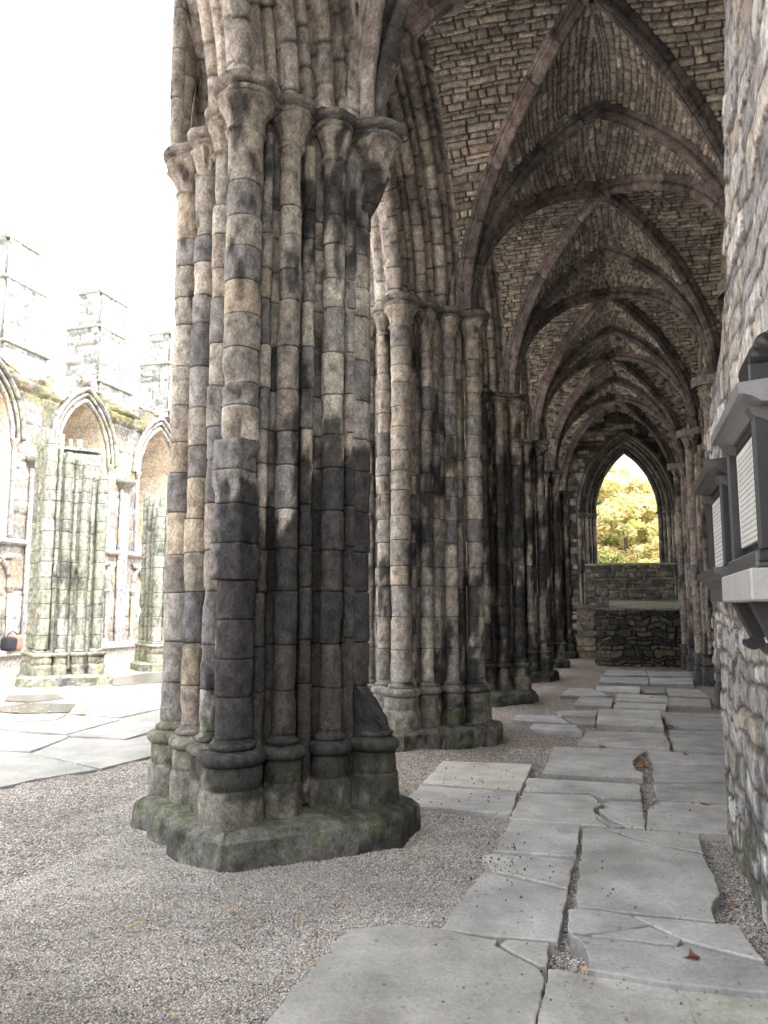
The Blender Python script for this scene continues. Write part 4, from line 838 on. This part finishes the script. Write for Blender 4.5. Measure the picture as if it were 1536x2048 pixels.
# ------------------------------------------------------------------ ground
def gz(x, y): p = np.stack([x, y, x * 0], -1); return .034 * (fbm(p, 2.6, 61, 3) - .5) + .030 * (fbm(p, (4, 8, 1), 63, 2) - .5) - .016
xs = np.concatenate([[-400, -120, -60, -34], rng_(-26, -7, .35), rng_(-6.8, 2.4, .05), [4, 10, 30, 120, 400]]); ys = np.concatenate([[-300, -80, -25, -8], rng_(-3, 1.9, .3), rng_(2, 9, .05), rng_(9.2, 34, .3), [42, 60, 120, 400, 900]])
X, Y = np.meshgrid(xs, ys, indexing='ij'); Z = gz(X, Y); P = np.stack([X, Y, Z], -1)
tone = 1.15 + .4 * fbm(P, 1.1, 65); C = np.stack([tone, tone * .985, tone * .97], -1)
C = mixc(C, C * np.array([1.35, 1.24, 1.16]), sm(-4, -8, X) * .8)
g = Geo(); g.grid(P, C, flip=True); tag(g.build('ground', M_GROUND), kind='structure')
# loose pebbles on top of the bed
rg = np.random.default_rng(4)
def pebbles(n, x0, x1, y0, y1, rmin, rmax, zoff=0.):
    x, y = rg.uniform(x0, x1, n), rg.uniform(y0, y1, n)
    r = rg.uniform(rmin, rmax, n); c = np.stack([x, y, gz(x, y) + r * .35 + zoff], 1)
    O = np.array([[1, 0, 0], [0, 1, 0], [-1, 0, 0], [0, -1, 0], [0, 0, 1], [0, 0, -1]], float); a = rg.uniform(0, 6.28, n); ca, sa = np.cos(a), np.sin(a)
    sc = np.stack([rg.uniform(.85, 1.45, n), rg.uniform(.75, 1.1, n), rg.uniform(.55, .9, n)], 1); L = O[None] * sc[:, None] * r[:, None, None] * rg.uniform(.85, 1.15, (n, 6, 1))
    V = np.stack([L[..., 0] * ca[:, None] - L[..., 1] * sa[:, None], L[..., 0] * sa[:, None] + L[..., 1] * ca[:, None], L[..., 2]], -1) + c[:, None]
    T = np.array([[0, 1, 4], [1, 2, 4], [2, 3, 4], [3, 0, 4], [1, 0, 5], [2, 1, 5], [3, 2, 5], [0, 3, 5]])
    col = pick(rg.random(n), [(.11, .108, .105), (.18, .17, .16), (.25, .235, .215), (.32, .295, .265), (.39, .36, .32), (.47, .44, .395), (.28, .265, .25), (.22, .20, .18), (.54, .51, .47), (.16, .155, .15), (.35, .305, .255)]) * rg.uniform(.85, 1.15, (n, 1)) * 1.45; col = .72 * col + .28 * col.mean(0)
    col = col * (.68 + .62 * fbm(c * np.array([1, 1, 0]), 1.6, 91, 3))[:, None]
    return V.reshape(-1, 3), (T[None] + 6 * np.arange(n)[:, None, None]).reshape(-1, 3), np.repeat(col, 6, 0)
g = Geo()
for (n, a) in [(150000, (-3.4, -.4, 2.2, 4.6, .0036, .0068)), (70000, (-3.9, -.6, 4.6, 6.6, .0042, .0078)), (22000, (-.4, .66, 2.0, 6.2, .0045, .0085)), (26000, (-5.5, -3.2, 3.0, 7.0, .0055, .0095)), (16000, (-1.3, .6, 6.2, 9, .006, .009))]:
    V, T, Cc = pebbles(n, *a); g.add(V, None, Cc, T)
tag(g.build('gravel', M_GRAV, smooth=True), 'grey and tan loose gravel spread over the ground', 'gravel', kind='stuff')

# ------------------------------------------------------------------ flagstones
from itertools import count
def flag(px, label, h=.032, mat=None, col=(.34, .345, .335), seed=0, round_=.012):
    pts = np.array([ground(a, b, h) for a, b in px])[:, :2]
    area = np.sum(pts[:, 0] * np.roll(pts[:, 1], -1) - np.roll(pts[:, 0], -1) * pts[:, 1])
    if area < 0: pts = pts[::-1]
    dist = np.linalg.norm(pts.mean(0)); O, Nn = polyline(list(pts), .035 if dist < 7 else .09)
    p = np.stack([O[:, 0], O[:, 1], np.zeros(len(O)) + seed], -1); j = .026 * (fbm(p, 5, seed) - .5) + .020 * (fbm(p, 16, seed + 1, 3) - .5) + .003
    O = O + Nn * (j[:, None] + (.016 if mat is not None else 0))
    n = len(O); rings = [(-.06, 0), (h - .009, 0), (h - .004, .0015), (h - .001, .004), (h, .009)]
    tilt = np.random.default_rng(seed).normal(0, .004, 2); c0 = O.mean(0)
    P = np.zeros((len(rings), n, 3))
    for k, (z, d) in enumerate(rings): q = O - Nn * d; P[k, :, :2] = q; P[k, :, 2] = z + (q - c0) @ tilt * (k > 0) + .003 * (fbm(np.stack([q[:, 0], q[:, 1], q[:, 0] * 0], -1), 6, seed + 3) - .5) * (k > 0)
    col = np.array(col); col = col if col.mean() > .3 or mat is not None else col * 2.4
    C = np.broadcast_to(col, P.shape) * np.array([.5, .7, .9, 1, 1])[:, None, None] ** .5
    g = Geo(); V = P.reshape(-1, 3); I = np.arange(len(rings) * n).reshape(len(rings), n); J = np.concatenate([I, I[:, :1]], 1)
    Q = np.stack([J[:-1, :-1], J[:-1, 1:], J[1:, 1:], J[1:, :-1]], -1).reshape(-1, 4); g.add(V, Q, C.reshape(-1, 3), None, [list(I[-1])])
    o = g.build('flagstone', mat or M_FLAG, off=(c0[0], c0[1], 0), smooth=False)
    tag(o, label, 'flagstone', 'flagstones of the path' if mat is None else 'flagstones of the nave'); return o
WARM, COOL, BLUE = (.46, .45, .415), (.53, .52, .495), (.47, .468, .46)
FL = [
 ([(470, 2100), (540, 2032), (600, 1965), (660, 1900), (665, 1887), (702, 1858), (770, 1852), (864, 1856), (996, 1879), (992, 1890), (1075, 1936), (1085, 1957), (1070, 2048), (1062, 2100)], 'huge pale flagstone at the bottom middle with a rounded far left corner', WARM, .045),
 ([(1001, 1887), (1014, 1877), (1099, 1884), (1092, 1930), (1078, 1930)], 'small triangular broken piece at the far right corner of the huge front flagstone', WARM, .043),
 ([(880, 1857), (930, 1790), (965, 1746), (986, 1747), (1060, 1764), (1137, 1782), (1131, 1809), (1113, 1880), (999, 1871)], 'grey flagstone just behind the huge front one, left of the dark joint', COOL, .04),
 ([(965, 1711), (986, 1707), (1150, 1719), (1134, 1775), (1060, 1756), (986, 1741)], 'narrow wedge shaped flagstone sprinkled with pebbles, left of the large grave slab', COOL, .036),
 ([(988, 1700), (1024, 1640), (1160, 1650), (1153, 1711)], 'squarish flagstone left of the far end of the large grave slab', COOL, .036),
 ([(1168, 1657), (1203, 1657), (1262, 1678), (1323, 1693), (1405, 1709), (1412, 1720), (1427, 1755), (1437, 1785), (1421, 1802), (1431, 1840), (1296, 1826), (1153, 1811)], 'largest right hand slab with a ragged right edge beside the gravel strip', (.185, .187, .176), .04),
 ([(1212, 1655), (1399, 1668), (1406, 1704), (1323, 1688), (1262, 1672)], 'thin triangular sliver across the far end of the largest right hand slab', COOL, .04),
 ([(1140, 1819), (1156, 1816), (1259, 1829), (1297, 1848), (1219, 1862), (1145, 1865), (1135, 1856)], 'small pointed slab fragment nearest the dark joint in the cracked front right slab', BLUE, .055),
 ([(1272, 1831), (1430, 1845), (1475, 1849), (1526, 1920), (1367, 1880), (1306, 1849)], 'long wedge fragment at the right of the cracked front right slab', COOL, .05),
 ([(1182, 1870), (1299, 1852), (1362, 1877), (1353, 1888), (1319, 1886), (1265, 1879)], 'lens shaped middle fragment of the cracked front right slab', BLUE, .05),
 ([(1139, 1868), (1214, 1877), (1316, 1891), (1358, 1893), (1372, 1888), (1526, 1926), (1555, 1940), (1555, 1985), (1520, 1981), (1412, 1972), (1299, 1957), (1179, 1938), (1175, 1896), (1165, 1882)], 'bluish flagstone at the right carrying a curled red leaf', BLUE, .06),
 ([(1097, 1937), (1120, 1938), (1194, 1953), (1342, 1972), (1377, 2005), (1395, 2060), (1403, 2100), (1069, 2100)], 'pitted flagstone at the bottom right with a small gravel filled hole', WARM, .036),
 ([(1350, 1974), (1440, 1989), (1550, 2000), (1570, 2100), (1412, 2100), (1385, 2015)], 'greenish flagstone at the bottom right corner', (.165, .172, .138), .034),
 ([(1046, 1585), (1181, 1589), (1203, 1608), (1185, 1617), (1195, 1640), (1212, 1651), (1020, 1637)], 'broken flagstone with a jagged right end, beyond the squarish one', COOL, .036),
 ([(1197, 1618), (1218, 1615), (1286, 1624), (1290, 1655), (1252, 1651), (1218, 1635)], 'short broken piece right of the jagged flagstone', COOL, .036),
 ([(1189, 1626), (1213, 1640), (1246, 1652), (1220, 1652), (1198, 1640)], 'tiny sliver wedged in the crack of the jagged flagstone', COOL, .034),
 ([(1055, 1555), (1279, 1569), (1283, 1597), (1209, 1595), (1181, 1585), (1048, 1581)], 'long narrow flagstone with a blue streak behind the jagged one', COOL, .036),
 ([(1218, 1602), (1283, 1604), (1287, 1619), (1230, 1616), (1210, 1606)], 'small rounded fragment right of the crack beside the narrow gravel gap', COOL, .036),
 ([(1107, 1492), (1291, 1501), (1275, 1512), (1264, 1524), (1270, 1539), (1286, 1546), (1285, 1557), (1086, 1547)], 'wide flagstone with a bite missing from its right side full of dead leaves', COOL, .04),
 ([(1175, 1461), (1331, 1466), (1341, 1499), (1154, 1489)], 'brownish flagstone in front of the raised slab', (.185, .178, .172), .036),
 ([(1200, 1418), (1320, 1421), (1327, 1453), (1192, 1448)], 'raised pale slab with a thick visible front edge in the middle of the path', (.225, .22, .207), .09),
 ([(1325, 1424), (1449, 1429), (1455, 1459), (1366, 1455), (1331, 1446)], 'smooth blue grey slab right of the raised slab', BLUE, .03),
 ([(1337, 1461), (1455, 1463), (1457, 1505), (1350, 1500)], 'blue grey slab with a carved margin by the rubble wall', BLUE, .03),
 ([(1298, 1502), (1455, 1510), (1455, 1532), (1304, 1525)], 'thin dark slab right of the hole full of leaves', BLUE, .034),
 ([(1305, 1528), (1456, 1535), (1456, 1564), (1311, 1563)], 'stained brown slab by the rubble wall, right of the gravel gap', (.17, .167, .163), .034),
 ([(1309, 1567), (1456, 1567), (1457, 1606), (1325, 1598), (1314, 1596)], 'pale streaked slab by the rubble wall, beyond the one with the dead leaf', COOL, .034),
 ([(1298, 1615), (1325, 1603), (1457, 1610), (1461, 1667), (1292, 1655)], 'slab by the wall foot with a brown dead leaf on its far edge', COOL, .034),
 ([(1032, 1430), (1118, 1432), (1139, 1446), (1027, 1440)], 'pale tapering slab pointing left into the gravel', (.24, .24, .24), .04),
 ([(1114, 1421), (1194, 1421), (1191, 1433), (1123, 1430)], 'thin slab behind the tapering one, touching the raised slab', COOL, .04),
 ([(1128, 1434), (1191, 1436), (1189, 1449), (1150, 1447)], 'small brownish slab left of the raised slab', (.165, .153, .142), .036),
 ([(1067, 1446), (1152, 1450), (1163, 1463), (1059, 1458)], 'pale slab lying in front of the tapering one', (.24, .24, .24), .045),
 ([(1138, 1376), (1184, 1377), (1221, 1391), (1120, 1391)], 'pale slab at the left of the path beside the fourth pier', (.22, .22, .22), .04),
 ([(1193, 1371), (1278, 1372), (1280, 1386), (1193, 1382)], 'pale slab just in front of the two far blue slabs', (.235, .235, .23), .045),
 ([(1161, 1393), (1226, 1397), (1222, 1411), (1149, 1410)], 'small brown grey slab left of the path middle', (.185, .178, .172), .045),
 ([(1235, 1388), (1334, 1391), (1337, 1404), (1231, 1401)], 'grey slab in the path middle with a yellow leaf', COOL, .036),
 ([(1231, 1404), (1332, 1408), (1332, 1418), (1228, 1414)], 'narrow pale slab directly behind the raised slab', COOL, .034),
 ([(1291, 1374), (1327, 1376), (1332, 1386), (1289, 1386)], 'small dark square slab in the far path middle', (.14, .14, .14), .034),
 ([(1333, 1376), (1397, 1378), (1420, 1396), (1337, 1392)], 'flat slab in front of the tan wall shafts', (.2, .197, .19), .03),
 ([(1337, 1395), (1419, 1399), (1423, 1414), (1338, 1411)], 'slab left of the dark stepped blocks of the wall shafts', (.2, .197, .19), .03),
 ([(1214, 1339), (1289, 1341), (1296, 1351), (1207, 1350)], 'farthest left slab at the foot of the low platform', (.19, .197, .203), .04),
 ([(1203, 1353), (1296, 1354), (1297, 1367), (1198, 1365)], 'far bluish slab with a dark front edge, left of its twin', (.175, .188, .2), .05),
 ([(1292, 1342), (1384, 1344), (1385, 1353), (1298, 1352)], 'farthest right slab at the foot of the low platform', (.19, .19, .184), .04),
 ([(1299, 1355), (1386, 1355), (1387, 1368), (1300, 1367)], 'far grey slab beside the stepped blocks, right of its twin', (.19, .193, .19), .05),
 ([(886, 1522), (1064, 1528), (1039, 1580), (847, 1566)], 'pale cream slab lying apart in the gravel behind the nearest pier', (.27, .262, .225), .03),
 ([(842, 1571), (1036, 1584), (1021, 1627), (802, 1608)], 'pale grey pebble strewn slab lying apart in the gravel beside the nearest pier', (.25, .25, .238), .03)]
for i, (px, lb, c, h) in enumerate(FL): flag(px, lb, h, None, c, 31 + i * 3)
NF = [([(-80, 1441), (0, 1446), (125, 1440), (238, 1437), (135, 1467), (0, 1456), (-80, 1452)], 'wet pale nave slab at the left edge, beyond the long dark joint', (.38, .385, .375)),
 ([(139, 1470), (246, 1440), (345, 1424), (345, 1449), (250, 1476)], 'wet pale nave slab left of the nearest pier', (.38, .385, .375)),
 ([(-80, 1460), (0, 1463), (132, 1474), (60, 1500), (-80, 1497)], 'large wet pale nave slab at the left edge in front of the long dark joint', (.38, .385, .375)),
 ([(137, 1477), (250, 1482), (345, 1458), (345, 1500), (205, 1535), (70, 1505)], 'large wet nave slab nearest the left foot of the first pier', (.37, .375, .37)),
 ([(-80, 1506), (0, 1504), (62, 1508), (190, 1538), (70, 1556), (0, 1572), (-80, 1580)], 'wet nave slab at the left edge, nearest the gravel', (.38, .385, .375)),
 ([(18, 1391), (112, 1388), (125, 1396), (60, 1402), (12, 1400)], 'dark wet slab just in front of the nearer broken pier', (.15, .14, .125)),
 ([(8, 1411), (60, 1404), (150, 1407), (135, 1423), (40, 1426), (-20, 1420)], 'dark puddled slab scattered with yellow leaves', (.14, .135, .12)),
 ([(155, 1408), (245, 1402), (345, 1398), (345, 1412), (240, 1432), (140, 1425)], 'wet pale slab right of the dark puddled slab', (.36, .36, .345)),
 ([(205, 1360), (290, 1346), (345, 1344), (345, 1362), (230, 1370)], 'dark wet slab between the two broken piers', (.13, .125, .115)),
 ([(-80, 1424), (-25, 1423), (38, 1429), (130, 1427), (110, 1438), (0, 1442), (-80, 1438)], 'thin wet slab left of the yellow leaves', (.34, .335, .32))]
for i, (px, lb, c) in enumerate(NF): flag(px, lb, .011, M_WET, c, 301 + i * 3)

# ------------------------------------------------------------------ fallen leaves and conkers
def leaf(px, py, size, col, label, z=.05, seed=0, curl=.35, pts=5):
    c = ground(px, py, z); rg = np.random.default_rng(seed); n = pts * 2; a = np.linspace(0, 2 * math.pi, n, endpoint=False) + rg.uniform(0, 6)
    r = np.where(np.arange(n) % 2 == 0, 1., .55) * size * rg.uniform(.8, 1.15, n); rim = np.stack([r * np.cos(a) * 1.2, r * np.sin(a) * .85, size * curl * (np.cos(a * 2 + rg.uniform(0, 6)) * .6 + .6) * r / size], 1)
    mid = rim * .5; mid[:, 2] = rim[:, 2] * .3 + .002
    V = np.concatenate([rim, mid, [[0, 0, .002]]]) + np.array([c[0], c[1], z])
    Q = [[i, (i + 1) % n, n + (i + 1) % n, n + i] for i in range(n)]; T = [[n + i, n + (i + 1) % n, 2 * n] for i in range(n)]
    g = Geo(); C = np.array(col)[None] * rg.uniform(.75, 1.2, (len(V), 1)); g.add(V, Q, C, T); o = g.build('fallen_leaf', M_DRY, off=(c[0], c[1], z)); tag(o, label, 'leaf', 'fallen leaves'); return o
leaf(1385, 1918, .036, (.20, .07, .045), 'curled dark red leaf on the bluish front slab', .062, 3, .8)
leaf(1175, 1943, .032, (.55, .38, .20), 'pale tan leaf at the corner of the bluish front slab', .045, 4, .4)
leaf(1280, 1960, .026, (.45, .32, .05), 'yellow leaf in the joint in front of the bluish slab', .03, 5, .3, 3)
leaf(1183, 1967, .012, (.50, .30, .08), 'tiny yellow leaf scrap on the pitted flagstone', .038, 6, .5, 3)
leaf(1462, 1797, .026, (.52, .28, .10), 'orange leaf on the gravel strip by the wall', .01, 7, .4, 3)
leaf(1188, 1556, .04, (.30, .11, .06), 'reddish leaf on the gravel in front of the wide bitten slab', .012, 8, .5)
leaf(1409, 1609, .045, (.26, .12, .05), 'brown dead leaf on the slab by the wall foot', .036, 9, .6)
leaf(1372, 1509, .035, (.28, .14, .07), 'small brown leaf on the thin dark slab', .036, 10, .5)
leaf(1202, 1493, .05, (.50, .35, .10), 'yellowish leaf on the joint behind the wide slab', .035, 11, .3)
leaf(1303, 1395, .05, (.55, .35, .12), 'yellow leaf on the grey slab in the path middle', .038, 12, .4)
leaf(163, 1425, .09, (.60, .28, .03), 'orange leaf lying on the wet nave paving', .03, 13, .5)
rgl = random.Random(5)
for i in range(16):
    leaf(rgl.uniform(120, 900), rgl.uniform(1790, 2040), rgl.uniform(.012, .024), rgl.choice([(.45, .30, .12), (.36, .19, .08), (.5, .4, .18)]), 'small dry leaf scattered on the gravel in front of the nearest pier', .016, 300 + i, .5, 4)
for i in range(26):                                         # the drift in the hole of the wide slab
    x, y = rgl.gauss(1281, 11), rgl.gauss(1527, 8)
    leaf(x, y, rgl.uniform(.018, .035), rgl.choice([(.5, .33, .14), (.42, .22, .09), (.58, .44, .25), (.33, .17, .08)]), 'dead leaf in the drift filling the hole in the wide flagstone', .012 + .02 * rgl.random(), 40 + i, .6, 4)
for i in range(14):
    leaf(rgl.uniform(1326, 1345), rgl.uniform(1448, 1490), rgl.uniform(.02, .035), rgl.choice([(.5, .36, .18), (.42, .22, .09), (.58, .46, .28)]), 'dead leaf in the gravel joint right of the raised slab', .03, 80 + i, .5, 4)
for i in range(40):
    leaf(rgl.uniform(1290, 1392), rgl.uniform(1333, 1342), rgl.uniform(.03, .05), rgl.choice([(.40, .24, .10), (.30, .18, .09), (.48, .34, .16), (.25, .13, .07)]), 'dry leaf in the litter along the foot of the low platform', .02, 120 + i, .5, 4)
for i in range(22):
    leaf(rgl.uniform(10, 200), rgl.uniform(1404, 1424), rgl.uniform(.03, .05), rgl.choice([(.6, .4, .05), (.62, .34, .04), (.55, .45, .1)]), 'yellow leaf scattered on the dark puddled slab', .026, 180 + i, .3, 4)
# stray pebbles kicked on to the slabs
rq = np.random.default_rng(9); g = Geo()
def stray(px, py, z, r, col):
    c = ground(px, py, z); lathe(g, c[0], c[1], [(z - r * .3, r * .5), (z + r * .3, r), (z + r * .9, r * .75), (z + r * 1.25, r * .2)], 7, int(px * 7 + py), lambda P, C: C, col, r * .2)
for i in range(300):
    px, py = rq.uniform(800, 1450), rq.uniform(1430, 2040)
    if i < 70: px, py = rq.normal(1000, 30), rq.normal(1722, 30)
    elif i < 120: px, py = rq.uniform(800, 1040), rq.uniform(1530, 1625)
    stray(px, py, .04, rq.uniform(.004, .0075), pick(rq.random(), [(.06, .055, .055), (.12, .11, .105), (.3, .27, .23), (.45, .42, .37)]))
tag(g.build('stray_pebbles', M_GRAV), 'dark stray pebbles scattered over the flagstones', 'gravel', kind='stuff')

# ------------------------------------------------------------------ trees beyond the window
def tree(x, y, h, rx, rz, cols, n, size, label, seed, trunk=.22):
    root = thing('autumn_tree' if cols[0][0] > .3 else 'green_tree', label, 'tree', (x, y, 0), 'trees beyond the far window'); rg = np.random.default_rng(seed)
    g = Geo(); O, Nn = circ(trunk, 10); column(g, x, y, O, Nn, [-.1, h * .3, h * .6, h * .85], seed, .4, lambda P, C: C, [(.10, .08, .06)], .02, taper=lambda z: max(.15, 1.1 - z / h))
    for q in range(9):
        a, z0 = rg.uniform(0, 6.28), h * rg.uniform(.25, .7); L = rx * rg.uniform(.5, .95); t = np.linspace(0, 1, 8); path = np.stack([x + np.cos(a) * L * t, y + np.sin(a) * L * t, z0 + L * .55 * t ** 1.3], 1)
        e = np.linspace(0, 2 * math.pi, 6); rr = trunk * .16; sweep(g, path, np.stack([rr * np.cos(e), rr * np.sin(e)], 1), (-math.sin(a), math.cos(a), 0), seed + q, [(.10, .08, .06)], .3, 9)
    g.build('trunk', M_WOOD, root)
    nc = 70; d = rg.normal(size=(nc, 3)); d /= np.linalg.norm(d, axis=1)[:, None]; cc = d * rg.uniform(.35, 1., (nc, 1)) ** .6 * np.array([rx, rx, rz]) + np.array([x, y, h - rz])
    cs = rg.uniform(.12, .26, nc) * rx; ct = rg.random(nc)
    k = rg.integers(0, nc, n); e = rg.normal(size=(n, 3)); e /= np.linalg.norm(e, axis=1)[:, None]; c = cc[k] + e * (rg.random((n, 1)) ** .4) * cs[k][:, None] * np.array([1.2, 1.2, .75])
    a1 = rg.normal(size=(n, 3)); a1[:, 2] *= .5; a1 /= np.linalg.norm(a1, axis=1)[:, None]; a2 = np.cross(a1, rg.normal(size=(n, 3))); a2 /= np.linalg.norm(a2, axis=1)[:, None]; s = size * rg.uniform(.6, 1.3, (n, 1))
    V = np.stack([c - a1 * s, c + a2 * s * .55, c + a1 * s, c - a2 * s * .55], 1).reshape(-1, 3)
    col = pick(np.clip(ct[k] * .75 + rg.random(n) * .25, 0, .999), cols) * rg.uniform(.75, 1.2, (n, 1))
    g = Geo(); g.add(V, np.arange(4 * n).reshape(-1, 4), np.repeat(col, 4, 0)); g.build('crown', M_LEAF, root, smooth=False)
YEL = [(.42, .46, .20), (.70, .62, .32), (.76, .69, .40), (.62, .60, .30), (.70, .57, .28), (.52, .56, .27)]
tree(.1, 41, 8.6, 3.3, 3.2, YEL, 42000, .11, 'broad golden yellow tree seen through the middle of the far window', 3)
tree(3.2, 37, 5.9, 2.4, 2.5, [(.74, .62, .24), (.76, .67, .32), (.68, .58, .24)], 16000, .11, 'bright yellow lower tree at the right of the far window', 5)
tree(-2.6, 46, 9.9, 3.2, 4.2, [(.10, .15, .03), (.14, .19, .04), (.20, .22, .05)], 9000, .13, 'green tree at the left of the far window behind the golden tree', 7)
tree(1.2, 50, 8.8, 4.2, 3.6, [(.60, .48, .13), (.5, .46, .15), (.4, .4, .13)], 22000, .16, 'pale yellow tree farther back behind the golden tree', 15)
tree(5.2, 47, 9.4, 3.0, 4.0, [(.12, .16, .04), (.2, .22, .05), (.28, .26, .06)], 8000, .13, 'green and yellow tree at the upper right of the far window', 9)
tree(-.6, 34.5, 4.1, 1.5, 1.3, [(.13, .17, .04), (.18, .20, .05), (.22, .20, .05)], 4500, .09, 'low green bush under the golden tree behind the window sill', 11, .08)
